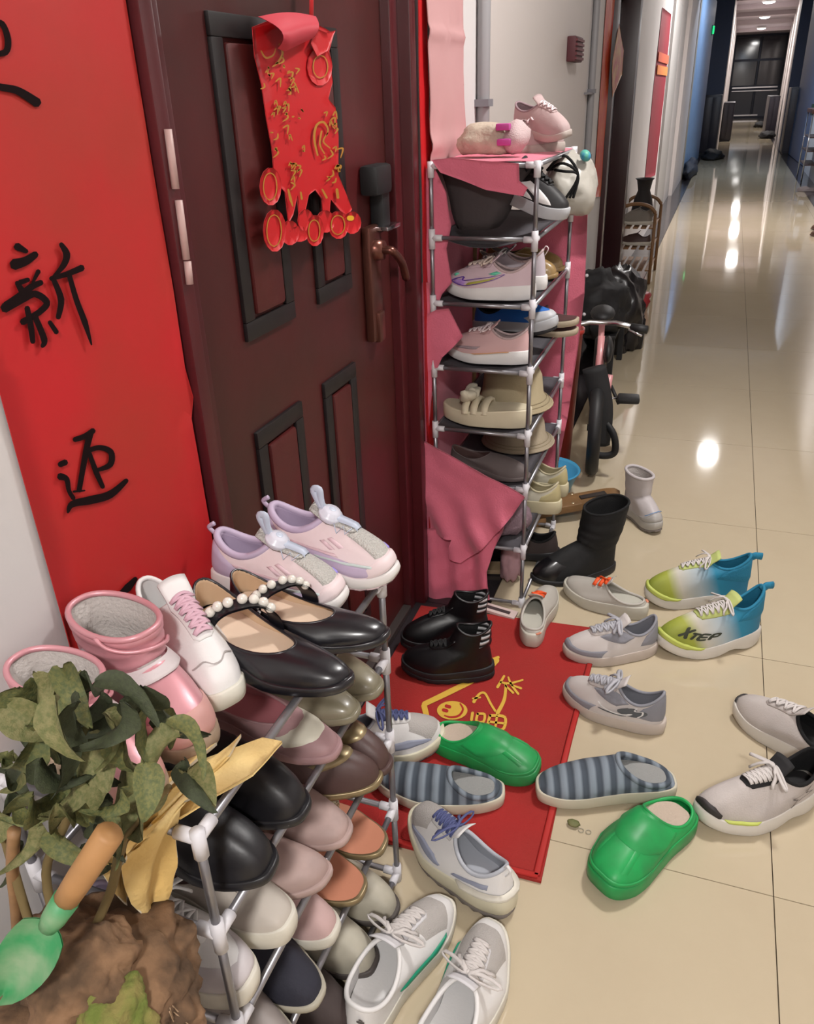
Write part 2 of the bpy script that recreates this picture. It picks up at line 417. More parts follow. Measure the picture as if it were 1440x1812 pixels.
# ------------------------------------------------------------------ setting
def struct(o): o['kind'] = 'structure'; return o
wallm = M('painted_plaster_wall', '#cdc9c8', .75, bump=.15, bscale=30, var=.05, vscale=2)
floorm = None
def make_floor_mat(name, c1, c2, rough):
    m = bpy.data.materials.new(name); m.use_nodes = True; nt = m.node_tree; b = nt.nodes['Principled BSDF']
    tc = nt.nodes.new('ShaderNodeTexCoord'); n = nt.nodes.new('ShaderNodeTexNoise'); n.inputs['Scale'].default_value = 2.2; n.inputs['Detail'].default_value = 8; n.inputs['Roughness'].default_value = .65
    nt.links.new(tc.outputs['Object'], n.inputs['Vector'])
    mx = nt.nodes.new('ShaderNodeMix'); mx.data_type = 'RGBA'; mx.inputs['A'].default_value = srgb(c1); mx.inputs['B'].default_value = srgb(c2)
    nt.links.new(n.outputs['Fac'], mx.inputs['Factor']); nt.links.new(mx.outputs['Result'], b.inputs['Base Color'])
    mr = nt.nodes.new('ShaderNodeMapRange'); mr.inputs[3].default_value = rough * .8; mr.inputs[4].default_value = rough * 1.3
    nt.links.new(n.outputs['Fac'], mr.inputs[0]); nt.links.new(mr.outputs[0], b.inputs['Roughness'])
    n2 = nt.nodes.new('ShaderNodeTexNoise'); n2.inputs['Scale'].default_value = 2.5; bp = nt.nodes.new('ShaderNodeBump'); bp.inputs['Strength'].default_value = .03; bp.inputs['Distance'].default_value = .003
    nt.links.new(tc.outputs['Object'], n2.inputs['Vector']); nt.links.new(n2.outputs['Fac'], bp.inputs['Height']); nt.links.new(bp.outputs['Normal'], b.inputs['Normal'])
    return m
tilem = make_floor_mat('polished_beige_tile', '#c0b39a', '#b3a48b', .042)
bordm = make_floor_mat('polished_dark_border_tile', '#2c282a', '#353033', .14)
grout = M('dark_grout', '#4d4232', .9)
XR = 1.10; YB = -4.0
fl = empty('floor'); fl['kind'] = 'structure'
mesh('grout_bed', [(-1.05, YB, -.006), (2.2, YB, -.006), (2.2, 46, -.006), (-1.05, 46, -.006)], [(0, 1, 2, 3)], grout, fl, False)
cols = [(-1.03, -.797, bordm), (-.795, 0, tilem), (0, .8, tilem), (.8, .88, tilem), (.88, 1.13, bordm)]
g = .0011
tile_mesh = {}
for (x0, x1, mt) in cols:
    me = None
    for k in range(-5, 17):
        y0 = k * .8
        if me is None:
            ob = box('tile', (x0 + g, g, -.012), (x1 - g, .8 - g, 0), mt, fl); me = ob.data; ob.location.y = y0
        else:
            ob = bpy.data.objects.new('tile', me); C.objects.link(ob); ob.parent = fl; ob.location.y = y0
far = MB()
box('far_tiles', (-.795, 13.6, -.012), (.88, 46, 0), tilem, fl)['kind'] = 'stuff'
box('far_border_tiles', (-1.3, 13.6, -.012), (-.797, 46, 0), bordm, fl)
box('far_border_tiles', (.882, 13.6, -.012), (2.3, 46, 0), bordm, fl)

# left wall (flush doors stand in it), right wall, ceiling, ends
W_ = lambda n, a, b, mt=wallm: struct(box(n, a, b, mt))
W_('wall_left', (-1.21, YB, 0), (WX, -.245, 3.0))
DY0, DY1, DZ = -.235, .825, 2.12
W_('wall_left', (-1.21, DY1, 0), (WX, 4.47, 3.0)); W_('wall_left', (-1.21, DY0 - .01, DZ), (WX, DY1, 3.0))
W_('wall_left', (-1.21, 5.55, 0), (WX, 14.6, 3.0)); W_('wall_left', (-1.21, 4.47, 2.1), (WX, 5.55, 3.0))
W_('wall_right', (XR, YB, 0), (XR + .2, 16.6, 3.0))
W_('wall_back', (-1.21, YB - .2, 0), (XR + .2, YB, 3.0))
struct(box('ceiling', (-1.21, YB, 3.0), (XR + .2, 15.0, 3.15), M('ceiling_paint', '#d6d2cf', .8)))
farw = M('far_wall_paint', '#d4ccca', .6)
struct(box('ceiling', (-1.6, 15.0, 3.5), (2.6, 46, 3.65), M('far_ceiling_paint', '#b3a9b0', .8)))
struct(box('trim_1', (-1.21, 14.9, 3.0), (XR + .2, 15.0, 3.6), farw))
for i, y in enumerate((22.2, 25, 28, 31, 35, 40)):
    struct(box('trim_%d' % (i + 2), (-1.2, y, 3.38), (2.5, y + .3, 3.5), M('beam_paint', '#c2b6ba', .8)))
bluem = M('blue_lit_door', '#7d9cc0', .5, var=.1); blued = M('deep_blue_lit', '#3a4a72', .5)  # blues stand for the lobby's blue light, baked into the base colour
# lobby recess, its blue light put into the wall colours
W_('wall_left', (-1.6, 14.6, 0), (-1.4, 22.2, 3.5), M('lobby_wall_blue_lit', '#6c7795', .6)); W_('wall_right', (1.9, 16.6, 0), (2.1, 22.2, 3.5), M('lobby_wall_dim_blue_lit', '#35405e', .6))
W_('wall_left', (-1.4, 14.6, 0), (-1.21, 14.8, 3.0), farw)
# the corridor goes on, a touch to the right
W_('wall_left', (-1.6, 22.2, 0), (-.52, 22.45, 3.5), M('lobby_end_blue_lit', '#565f78', .5))  # lobby end wall carries the blue light in its colour
W_('wall_left', (-1.6, 22.45, 0), (-.52, 45.2, 3.5), farw)
W_('wall_right', (.92, 22.2, 0), (2.3, 22.45, 3.5), M('blue_lit_dim_return', '#59617c', .5))  # dimmer blue light painted into this return's colour
mbw = MB(); V = [(.92, 22.45), (1.75, 45.2), (2.4, 45.2), (2.4, 22.45)]
mbw.add([(x, y, z) for z in (0, 3.5) for x, y in V], [(0, 3, 2, 1), (4, 5, 6, 7), (0, 1, 5, 4), (1, 2, 6, 5), (2, 3, 7, 6), (3, 0, 4, 7)])
struct(mbw.build('wall_right', farw, smooth=False))
# door leaves standing open at the lobby, its blue light painted into their colour
def leaf(name, label, a, b, hgt, m):
    d = Vector((b[0] - a[0], b[1] - a[1], 0)); R = Matrix.Translation((a[0], a[1], 0)) @ Matrix.Rotation(math.atan2(d.y, d.x), 4, 'Z')
    o = struct(box(name, (0, -.03, .01), (d.length, .03, hgt), m, R=R)); o['label'] = label; return o
leaf('door_3', 'pale blue-lit fire door leaf standing open at the lobby on the left', (-1.0, 15.0), (-.88, 19.6), 2.99, bluem)
leaf('door_4', 'blue-lit fire door leaf standing open at the lobby on the right', (1.18, 17.0), (1.08, 20.5), 2.99, M('blue_lit_dim_door', '#66799c', .5))
# end of the corridor: dark glass door in a steel frame with a push bar
ed = empty('door_5', (0, 45.1, 0)); ed['kind'] = 'structure'
dk = M('night_glass', '#161d2c', .08, spec=.8); fr = M('dark_frame', '#242833', .35, metal=.6); ch = M('chrome', '#c9c9cc', .18, metal=1.)
for i, (a, b) in enumerate(((-.5, .6), (.62, 1.75))):
    box('glass_pane', (a + .05, -.02, 1.4), (b - .05, .02, 2.4), dk, ed); box('glass_pane', (a + .05, -.02, 2.5), (b - .05, .02, 3.4), dk, ed)
    box('lower_panel', (a + .05, -.03, .08), (b - .05, .03, 1.2), M('dark_panel', '#3a3d48', .4), ed)
for (a, b, c, d) in ((-.52, 1.78, 0, .08), (-.52, 1.78, 1.2, 1.4), (-.52, 1.78, 2.4, 2.5), (-.52, 1.78, 3.4, 3.5)): box('frame_rail', (a, -.05, c), (b, .05, d), fr, ed)
for a in (-.52, .58, 1.72): box('frame_stile', (a, -.06, 0), (a + .06, .06, 3.5), fr, ed)
box('push_bar', (-.4, -.14, 1.28), (1.6, -.09, 1.34), ch, ed); box('push_bar', (-.4, -.12, 1.15), (1.6, -.08, 1.19), ch, ed); box('kick_rail', (-.2, -.1, .1), (.9, -.07, .16), ch, ed)
for z in (0,): struct(box('wall_end', (-1.6, 45.2, 0), (2.4, 45.4, 3.6), M('night', '#10141f', .6)))

# ceiling lamps
lampm = M('lamp_diffuser', '#ffffff', .5, emit=9.)
for i, (x, y, z, k, col, r) in enumerate(LAMPS):
    if k <= 0: continue
    o = empty('ceiling_lamp', (x, y, z), 0, None, 'lamp'); o['label'] = ['round ceiling lamp behind the viewer over the near floor', 'round ceiling lamp above the doormat and scattered shoes', 'round ceiling lamp nearest ahead above the plain tiles', 'cool ceiling lamp at the entrance to the blue lobby', 'cool ceiling lamp in the middle of the blue lobby', 'first, topmost of the three far ceiling lamps', 'middle one of the three far ceiling lamps', 'last of the three ceiling lamps before the glass door'][i]
    MB().lathe([(0, .07), (r + .02, .07), (r + .02, .0), (r, -.004)], 24).build('lamp_ring', WHITE, o)
    MB().lathe([(r, 0), (r * .9, -.025), (r * .5, -.04), (0, -.045)], 24).build('diffuser', lampm, o)
    l = bpy.data.lights.new('lamp_light', 'AREA'); l.shape = 'DISK'; l.size = r * 2; l.energy = LAMP_W * k; l.color = col
    lo = bpy.data.objects.new('lamp_light', l); C.objects.link(lo); lo.parent = o; lo.location = (0, 0, -.06)
for n, (x, y, z) in (('left', (-.86, 19.0, 2.45)), ('right', (1.09, 16.45, 1.0))):
    o = empty('exit_sign', (x, y, z), 0, 'small green lit sign on the %s side of the blue lobby' % n, 'sign')
    box('sign_case', (-.03, -.1, -.09), (.01, .1, .09), M('sign_case', '#2b3a35', .5), o)
    box('sign_face', (.008, -.012, -.07), (.04, -.14, .07), M('sign_green', '#19d27a', .5, emit=1.2), o)

# ------------------------------------------------------------------ door 1 (dark red security door)
dred = M('door_dark_red', '#4a1416', .38, bump=.25, bscale=14, var=.25, vscale=3, col2='#3a1714'); dframe = M('door_frame_maroon', '#4f181d', .33, bump=.1, bscale=20, var=.2, vscale=4)
dgroove = M('door_groove_black', '#171213', .42); dpanel = M('door_panel_red', '#4e1817', .42, bump=.25, bscale=40, var=.2)
dr = empty('door_1', (0, 0, 0)); dr['kind'] = 'structure'; dr['label'] = 'dark red panelled metal door of the flat'
fx = WX + .018
box('door_leaf', (-1.10, -.15, .02), (WX - .035, .735, 2.04), dred, dr)
for (a, b, x) in ((DY0, -.205, fx), (-.205, -.15, WX - .012), (.735, .785, WX - .012), (.785, DY1, fx)):
    box('door_jamb', (-1.19, a, 0), (x, b, DZ), dframe, dr, bev=.004)
box('door_lintel', (-1.19, DY0, 2.04), (fx, DY1, DZ), dframe, dr, bev=.004); box('threshold', (-1.19, -.15, 0), (WX - .01, .735, .022), M('threshold_steel', '#6b6562', .4, metal=.8), dr, bev=.003)
LX = WX - .035
def door_panel(y0, y1, z0, z1):
    wd = .034; n = empty('x') if False else None
    for (a, b, c, d) in ((y0, y1, z0, z0 + wd), (y0, y1, z1 - wd, z1), (y0, y0 + wd, z0 + wd, z1 - wd), (y1 - wd, y1, z0 + wd, z1 - wd)):
        box('panel_moulding', (LX - .002, a, c), (LX + .008, b, d), dgroove, dr, bev=.003)
    box('raised_panel', (LX - .002, y0 + wd + .006, z0 + wd + .006), (LX + .012, y1 - wd - .006, z1 - wd - .006), dpanel, dr, bev=.009)
UY = (.0, .19, .30, .475)
for a, b in ((0.0, .19), (.30, .475)):
    door_panel(a, b, 1.05, 1.56); door_panel(a - .01, b - .01, .16, .88); door_panel(a, b, 1.64, 1.96)
for y0, a, b in ((-.222, 1.33, 1.405), (-.222, 1.235, 1.315), (-.223, 1.20, 1.232)):
    MB().tube([(fx + .004, y0, a), (fx + .004, y0 + .003, b)], .0055, 8).build('hinge_pin', M('hinge_paint', '#b99a95', .5), dr)
# escutcheon, smart lock cover, handle
br = M('bronze_plate', '#6d443a', .28, metal=.75)
box('lock_plate', (LX, .555, .90), (LX + .022, .625, 1.17), br, dr, bev=.008)
box('lock_plate_foot', (LX, .575, .895), (LX + .03, .615, .97), br, dr, bev=.008)
hb = MB().tube(cat([(LX + .02, .59, 1.115), (LX + .055, .59, 1.115), (LX + .062, .60, 1.11), (LX + .060, .66, 1.075), (LX + .055, .70, 1.03)], 4), [.012] * 17, 10, flat=.8).build('lever_handle', br, dr)
MB().lathe([(0, .02), (.022, .02), (.025, 0)], 16).build('lever_rose', br, dr).matrix_local = Matrix.Translation((LX + .022, .59, 1.115)) @ Matrix.Rotation(PI / 2, 4, 'Y')
box('lock_latch', (LX, .60, 1.155), (LX + .05, .69, 1.165), ch, dr, bev=.003)
box('lock_cover', (LX, .56, 1.235), (LX + .045, .66, 1.30), M('lock_black', '#17181a', .5), dr, bev=.012)
box('lock_cover', (LX, .615, 1.15), (LX + .035, .665, 1.245), M('lock_black', '#17181a', .5), dr, bev=.01)
# door 2
d2 = empty('door_2'); d2['kind'] = 'structure'; d2['label'] = 'second dark door along the left wall'
box('door_leaf', (-1.14, 4.56, .02), (-1.08, 5.46, 2.04), M('door2_leaf', '#2c1a20', .3), d2)
for a, b, x in ((4.47, 4.56, WX + .03), (5.42, 5.55, WX + .06)): box('door_jamb', (-1.19, a, 0), (x, b, 2.1), M('door2_frame', '#33171a', .3), d2, bev=.005)
box('door_lintel', (-1.19, 4.47, 2.04), (WX + .03, 5.55, 2.1), M('door2_frame', '#33171a', .3), d2)

# ------------------------------------------------------------------ couplets, posters on the wall
redp = M('couplet_red', '#b8141b', .62, bump=.25, bscale=14, var=.12, vscale=3, col2='#a6261a'); ink = M('black_ink', '#180d0e', .9, spec=.1)
def poster(name, label, cat_, pts, mat, X, thick=.0015, amp=.003, levels=4, seed=0, fold=None, group=None):
    o = empty(name, (X, float(np.mean([p[0] for p in pts])), float(min(p[1] for p in pts))), 0, label, cat_, group)
    q = [(0.0, y - o.location.y, z - o.location.z) for y, z in pts]
    s_ = sheet('paper', q, mat, o, thick, amp, 5., levels, seed, fold=fold); return o
cp = poster('spring_couplet', 'large red paper couplet with black brush characters left of the dark red door', 'couplet',
            [(-.588, .25), (-.245, .25), (-.246, .7), (-.249, 1.0), (-.236, 1.03), (-.245, 1.08), (-.243, 1.2), (-.243, 2.1), (-.588, 2.1)], redp, WX + .006, amp=.0018)
co = np.array(cp.location)
def wallfn(X): return lambda px, py, j: onwall(px, py, X + .0002 * j) - co
K = 1.0
xin = [  # 'new', drawn as brush strokes traced over the sheet
    ([(30, 436), (47, 445)], [14, 8]), ([(25, 468), (45, 462), (63, 450)], [20, 16, 12]), ([(35, 500), (50, 495)], [10, 8]), ([(68, 480), (58, 500)], [9, 5]),
    ([(12, 542), (35, 525), (55, 508), (73, 500)], [18, 15, 12, 10]), ([(30, 500), (42, 520)], [8, 14]), ([(8, 545), (40, 530), (62, 520), (83, 535), (70, 552), (40, 570)], [18, 12, 12, 12, 11, 12]),
    ([(48, 545), (55, 580), (58, 605)], [10, 11, 9]), ([(62, 560), (78, 600), (75, 613)], [10, 12, 7]), ([(88, 570), (100, 588)], [8, 9]),
    ([(108, 432), (118, 450), (112, 470), (90, 495)], [8, 13, 11, 4]), ([(90, 493), (118, 485), (145, 474)], [8, 10, 12]),
    ([(95, 495), (108, 530), (103, 562)], [9, 12, 9]), ([(122, 485), (135, 530), (150, 570), (162, 610)], [9, 10, 11, 3])]
ying = [([(132, 778), (150, 772), (165, 762)], [9, 10, 10]), ([(160, 766), (152, 800), (140, 868)], [12, 11, 9]), ([(150, 800), (175, 792), (196, 800), (195, 822), (172, 832)], [9, 9, 11, 11, 6]),
        ([(158, 802), (170, 835), (182, 862)], [8, 10, 8]), ([(106, 822), (116, 818)], [10, 11]), ([(106, 843), (118, 848), (122, 868), (130, 882)], [13, 10, 8, 8]),
        ([(120, 907), (128, 892), (160, 885), (195, 875), (224, 850)], [4, 12, 15, 14, 8]), ([(130, 870), (150, 868)], [4, 3])]
top_ = [([(-40, 118), (-10, 150), (30, 160), (66, 182)], [10, 12, 14, 17]), ([(-12, 95), (10, 92), (14, 70), (4, 42), (-14, 38)], [9, 12, 12, 10, 7])]
bot_ = [([(212, 1052), (226, 1040), (240, 1024)], [8, 14, 8]), ([(200, 1075), (240, 1062), (262, 1068), (240, 1110)], [10, 12, 12, 8])]
for s_ in (xin, ying, top_, bot_): strokes('brush_character', s_, wallfn(WX + .0085), ink, cp)
# right-hand couplet strip, faded pink sheet
poster('spring_couplet', 'narrow bright red couplet strip beside the right jamb of the near door', 'couplet', [(.828, .0), (.905, .0), (.915, .5), (.92, .75), (.93, 1.1), (.94, 1.22), (.90, 1.4), (.905, 1.7), (.90, 2.1), (.835, 2.1)], M('strip_red', '#b81017', .5, bump=.2, bscale=12), WX + .022, amp=.006)
o = poster('paper_banner', 'faded pink paper banner hanging above the pink covered rack', 'banner', [(.915, 1.19), (1.0, 1.15), (1.19, 1.15), (1.195, 1.33), (1.18, 1.5), (1.16, 1.66), (1.15, 2.1), (.85, 2.1), (.855, 1.7), (.87, 1.5), (.875, 1.3)], M('faded_pink_paper', '#b98d8d', .75, bump=.15, bscale=10), WX + .034, amp=.006,
           fold=lambda c: .006 * math.exp(-((c.z - .42) / .012) ** 2) + .008 * math.exp(-((c.z - .17) / .02) ** 2))
# conduits and cabinet panel
def pipe(label, y, z0, z1, r, cl=()):
    o = empty('conduit_pipe', (WX + r, y, z0), 0, label, 'pipe'); MB().tube([(0, 0, 0), (0, 0, z1 - z0)], r, 12).build('tube', M('pipe_grey', '#8d8b8d', .45), o)
    for z in cl: box('clip', (-r, -r * 1.4, z), (r * 1.2, r * 1.4, z + .02), M('clip_grey', '#77757a', .5), o)
pipe('thick grey pipe on the white wall beside the pink banner', 1.43, .0, 3.0, .02, (.6, 1.4, 2.2)); pipe('thin grey pipe on the white wall by the orange couplet', 3.66, .0, 3.0, .018, (1.1, 1.42))
box('pipe_valve', (WX, 3.45, 1.415), (WX + .03, 3.66, 1.425), M('clip_grey', '#77757a', .5)); tag(bpy.data.objects['pipe_valve'], 'small dark latch rod reaching to the thin grey pipe', 'latch')
struct(box('trim_8', (WX, 1.54, .12), (WX + .012, 3.52, 2.6), M('panel_offwhite', '#bfb6b1', .55)))['label'] = 'flush off-white cabinet panel between the pipes'
o = empty('wall_plaque', (WX + .012, 2.88, 1.55), 0, 'small maroon ribbed block fixed to the off-white panel', 'plaque')
box('block', (0, 0, 0), (.04, .2, .1), M('maroon_wood', '#4e2026', .6), o, bev=.006)
for k in range(5): box('rib', (.038, .0, .008 + k * .018), (.046, .2, .018 + k * .018), M('maroon_wood2', '#5d262c', .6), o)
o = empty('bamboo_stick', (WX + .02, 1.33, .4), 0, 'light wooden stick leaning on the wall behind the covered rack', 'stick'); MB().tube([(0, 0, 0), (0, .0, .94)], .011, 8).build('stick_body', M('pale_wood', '#a88d63', .6, var=.2, vscale=20), o)
poster('spring_couplet', 'orange-red couplet strip left of the second door along the corridor', 'couplet', [(4.10, .85), (4.43, .82), (4.44, 2.1), (4.10, 2.1)], M('orange_red_paper', '#b8301f', .6, var=.3, vscale=9, col2='#c45a2a'), WX + .006)
o = poster('door_charm', 'red and gold diamond hanging on the second door', 'ornament', [tuple(onwall(px_, py_, -.97)[1:]) for px_, py_ in ((1084, 172), (1100, 132), (1104, 90), (1095, 42), (1084, 108))], M('charm_red', '#a5252a', .5, col2='#b78a3c', var=.3, vscale=14), -.97)
poster('spring_couplet', 'dark red couplet strip on the white wall above the wooden shoe rack', 'couplet', [(7.75, .62), (9.1, .55), (9.25, 1.5), (9.1, 2.12), (7.9, 2.1), (7.75, 1.4)], M('far_red_paper', '#7f1427', .65, bump=.1), WX + .006)
for k, (z0, z1, c) in enumerate(((1.66, 1.74, '#c65a3c'), (1.55, 1.63, '#cf7a3a'))):
    box('paper_label', (WX + .012, 7.85, z0), (WX + .018, 9.2, z1), M('label_or%d' % k, c, .6)); tag(bpy.data.objects['paper_label' + ('' if not k else '.001')], ['upper orange label across the far dark red couplet', 'lower orange label across the far dark red couplet'][k], 'label')
struct(box('trim_9', (WX, 9.35, 0), (WX + .03, 10.6, 2.3), M('grey_recess', '#9b9896', .6)))['label'] = 'grey metal door frame past the far couplet'
struct(box('trim_10', (WX, 12.2, 0), (WX + .05, 14.6, 3.0), farw)); struct(box('trim_11', (WX - .02, 14.6, 0), (WX + .06, 15.0, 3.0), M('beige_column', '#a39a8c', .6)))

# ------------------------------------------------------------------ doormat
o = empty('doormat', (-.72, .35, 0), 0, 'red doormat with yellow house emblem in front of the dark red door', 'doormat')
MP = [onfloor(*q) for q in ((737, 1075), (860, 1096), (1050, 1123), (1043, 1190), (1000, 1400), (958, 1566), (880, 1548), (640, 1500), (640, 1200))]
mo = np.array([-.72, .35, 0])
matm = M('mat_red', '#9b1b18', .85, bump=.6, bscale=300, var=.12, vscale=5, col2='#93201a')
mp = [(-.998, .76, .003), (-.86, .775, .003), (-.463, .80, .003), (-.445, .60, .003), (-.443, .25, .003), (-.441, -.115, .003), (-.72, -.125, .003), (-.985, -.125, .003), (-.99, .3, .003)]
mg = MB(); mv = []
for i in range(13):
    f = i / 12; a = np.array((-.998, .762)) * (1 - f) + np.array((-.985, -.125)) * f; b = np.array((-.463, .80)) * (1 - f) + np.array((-.441, -.115)) * f
    for j in range(9):
        g_ = j / 8; q = a * (1 - g_) + b * g_; mv.append((q[0] - mo[0], q[1] - mo[1], .008 + .0006 * noise.noise(Vector((q[0] * 9, q[1] * 9, 0)))))
mg.add(mv, grid_faces(13, 9, False)); mg.add([(x, y, .001) for x, y, z in mv], [tuple(reversed(f)) for f in grid_faces(13, 9, False)])
bd_ = list(range(9)) + [i * 9 + 8 for i in range(1, 13)] + [12 * 9 + j for j in range(7, -1, -1)] + [i * 9 for i in range(11, 0, -1)]
mg.F += [(a, b, b + 117, a + 117) for a, b in zip(bd_, bd_[1:] + bd_[:1])]
mg.build('mat_body', matm, o, False)
P2 = [(-.462, .775), (-.460, -.092)]
MB().tube([np.array((x, y, .0095)) - mo for x, y in ((-.452, .78), (-.456, .3), (-.453, -.105))], .008, 6, flat=.3).build('mat_binding', M('mat_edge', '#a81d18', .7), o)
MB().tube([np.array((x, y, .0095)) - mo for x, y in ((-.98, -.113), (-.7, -.113), (-.45, -.105))], .008, 6, flat=.3).build('mat_binding', M('mat_edge', '#a81d18', .7), o)
fl_ = lambda px, py, j: onfloor(px, py, .0098 + .0001 * j) - mo
gold = M('mat_yellow', '#cfa63c', .8, bump=.4, bscale=300)
strokes('printed_emblem', [([(760, 1305), (755, 1270), (750, 1248)], [10, 10, 10]), ([(750, 1246), (800, 1222), (850, 1196), (880, 1168)], [9, 10, 9, 8]), ([(850, 1180), (860, 1172), (882, 1163)], [5, 7, 5])], fl_, gold, o)
MB().add([fl_(800 + 27 * math.cos(a_), 1257 + 16.5 * math.sin(a_), 0) for a_ in np.linspace(0, 2 * PI, 33)[:-1]], [tuple(range(32))]).build('printed_face', gold, o, False)
for q_ in (([(789, 1249), (796, 1251)], [6, 6]), ([(784, 1256), (791, 1258)], [6, 6]), ([(814, 1245), (819, 1255), (812, 1266), (798, 1269), (786, 1266)], [2.5, 3.5, 4, 3.5, 2])): strokes('face_mark', [q_], lambda px, py, j: fl_(px, py, 5), M('mat_red_print', '#a31c18', .85), o)
for fg_ in ([([(836, 1261), (834, 1274)], [5, 5]), ([(845, 1263), (857, 1264), (855, 1277), (843, 1276), (845, 1263)], [4.5] * 5),
    ([(867, 1266), (893, 1269), (889, 1291), (864, 1287), (867, 1266)], [5] * 5), ([(879, 1268), (876, 1289)], [4, 4]), ([(866, 1277), (891, 1280)], [4, 4]),
    ([(838, 1242), (848, 1228), (858, 1227), (868, 1245), (876, 1258)], [6, 4, 4, 4, 4]), ([(836, 1236), (850, 1234)], [3, 3]), ([(880, 1262), (892, 1238), (895, 1212)], [7, 6, 4]),
    ([(880, 1216), (892, 1196)], [5, 4]), ([(885, 1207), (902, 1209), (925, 1203)], [3, 4, 3]), ([(899, 1198), (905, 1212), (917, 1228)], [3, 4, 4]), ([(905, 1212), (922, 1218)], [3, 4]), ([(893, 1212), (908, 1226)], [3, 4]),
    ([(820, 1284), (830, 1281), (840, 1286)], [5, 4, 4]), ([(868, 1296), (885, 1299)], [3, 3]), ([(876, 1168), (882, 1162)], [5, 3])],): [strokes('printed_stroke', [q], fl_, gold, o) for q in fg_]

# ------------------------------------------------------------------ shoe racks
tubem = M('rack_tube_steel', '#8e8d92', .32, metal=.75); jointm = M('rack_joint_plastic', '#cfcdd2', .45)
def rack(name, label, x0, x1, y0, y1, levels, post_to=None, r=.0058, twist=0.):
    o = empty(name, (x1, y0, 0), 0, label, 'shoe rack')
    W, D = x0 - x1, y1 - y0
    for (x, y) in ((0, 0), (W, 0), (0, D), (W, D)):
        for a, b in zip([0] + levels[:-1] if levels[0] > .1 else levels[:-1], levels if levels[0] > .1 else levels[1:]):
            MB().tube([(x, y, a + .004), (x, y, b)], r, 10).build('post', tubem, o)
        for z in levels:
            sx = 1 if x == 0 else -1; sy = -1 if y == D else 1
            j = MB(); j.tube([(x, y, z - .028), (x, y, z + (.010 if z == levels[-1] else .022))], r + .003, 10); j.tube([(x, y, z), (x - sx * .028, y, z)], r + .0025, 10); j.tube([(x, y, z), (x, y + sy * .028, z)], r + .0025, 10)
            j.build('joint', jointm, o, kind=None)
    for z in levels:
        for x in (0, W): MB().tube([(x, .02, z), (x, D - .02, z)], r, 10).build('long_bar', tubem, o)
        for y in (0, D): MB().tube([(-.02, y, z), (W + .02, y, z)], r, 10).build('side_bar', tubem, o)
    return o
R1Z = [.022, .203, .379, .562, .722]
rack('shoe_rack', 'low grey tube shoe rack with white joints in the foreground', -.992, -.722, -.745, -.197, R1Z)
R2Z = [.012, .202, .405, .571, .754, .933, 1.103, 1.277]
r2 = rack('shoe_rack', 'tall tube shoe rack with torn pink cover beside the pink banner', -.972, -.700, .857, 1.395, R2Z)
r2o = np.array(r2.location)
greysh = M('shelf_cloth_grey', '#4b484d', .85, bump=.3, bscale=150)
for i, z in enumerate(R2Z[1:-1]):
    pts = [(-.005, .0, z + .007), (-.267, .0, z + .007), (-.267, .53, z + .007), (-.005, .53, z + .007)]
    sg = .012 if i < 5 else .03
    sheet('shelf_cloth', pts, greysh, r2, .0012, .002, 8, 4, i, bend=lambda c, sg=sg: (c.x, c.y, c.z - sg * math.sin(PI * min(1, max(0, -c.x / .272))) * (.5 + .5 * math.cos(c.y * 5))))
pinkc = M('nonwoven_pink_cover', '#d86d84', .78, bump=.35, bscale=220, var=.06, vscale=6, sheen=.2)
def px_sheet(name, pxs, axis, val, mat, parent, org, thick=.0012, amp=.006, levels=3, seed=0, fold=None, freq=9., bend=None):
    pts = [at(x, y, axis, val[i] if hasattr(val, '__len__') else val) - org for i, (x, y) in enumerate(pxs)]
    return sheet(name, pts, mat, parent, thick, amp, freq, levels, seed, fold=fold, bend=bend)
# inside walls of the cover
sheet('cover_side', [np.array((-.990, .862, .46)) - r2o, np.array((-.990, 1.41, .15)) - r2o, np.array((-.990, 1.41, 1.285)) - r2o, np.array((-.990, .862, 1.285)) - r2o], pinkc, r2, .0012, .005, 7, 4, 1)
px_sheet('cover_end', [(775, 440), (1040, 375), (1034, 520), (1022, 620), (1004, 740), (985, 832), (950, 845), (850, 860), (800, 800)], 1, 1.412, pinkc, r2, r2o, amp=.006, seed=2)
# torn top flap in front
px_sheet('cover_flap', [(764, 283), (800, 279), (850, 284), (918, 289), (919, 320), (934, 332), (926, 347), (900, 343), (860, 336), (815, 318), (780, 305)], 1, .842, pinkc, r2, r2o, amp=.006, seed=3)
px_sheet('cover_flap', [(752, 298), (770, 300), (790, 340), (798, 400), (790, 440), (800, 500), (782, 520), (768, 560), (752, 480), (750, 400)], 1, .866, pinkc, r2, r2o, amp=.005, seed=4)
px_sheet('cover_flap', [(748, 560), (772, 548), (795, 545), (820, 595), (801, 615), (783, 632), (775, 650), (752, 660)], 1, .850, pinkc, r2, r2o, amp=.008, seed=5)
px_sheet('cover_flap', [(746, 500), (760, 500), (764, 700), (757, 780), (744, 786), (740, 700)], 1, .852, pinkc, r2, r2o, amp=.004, seed=6)
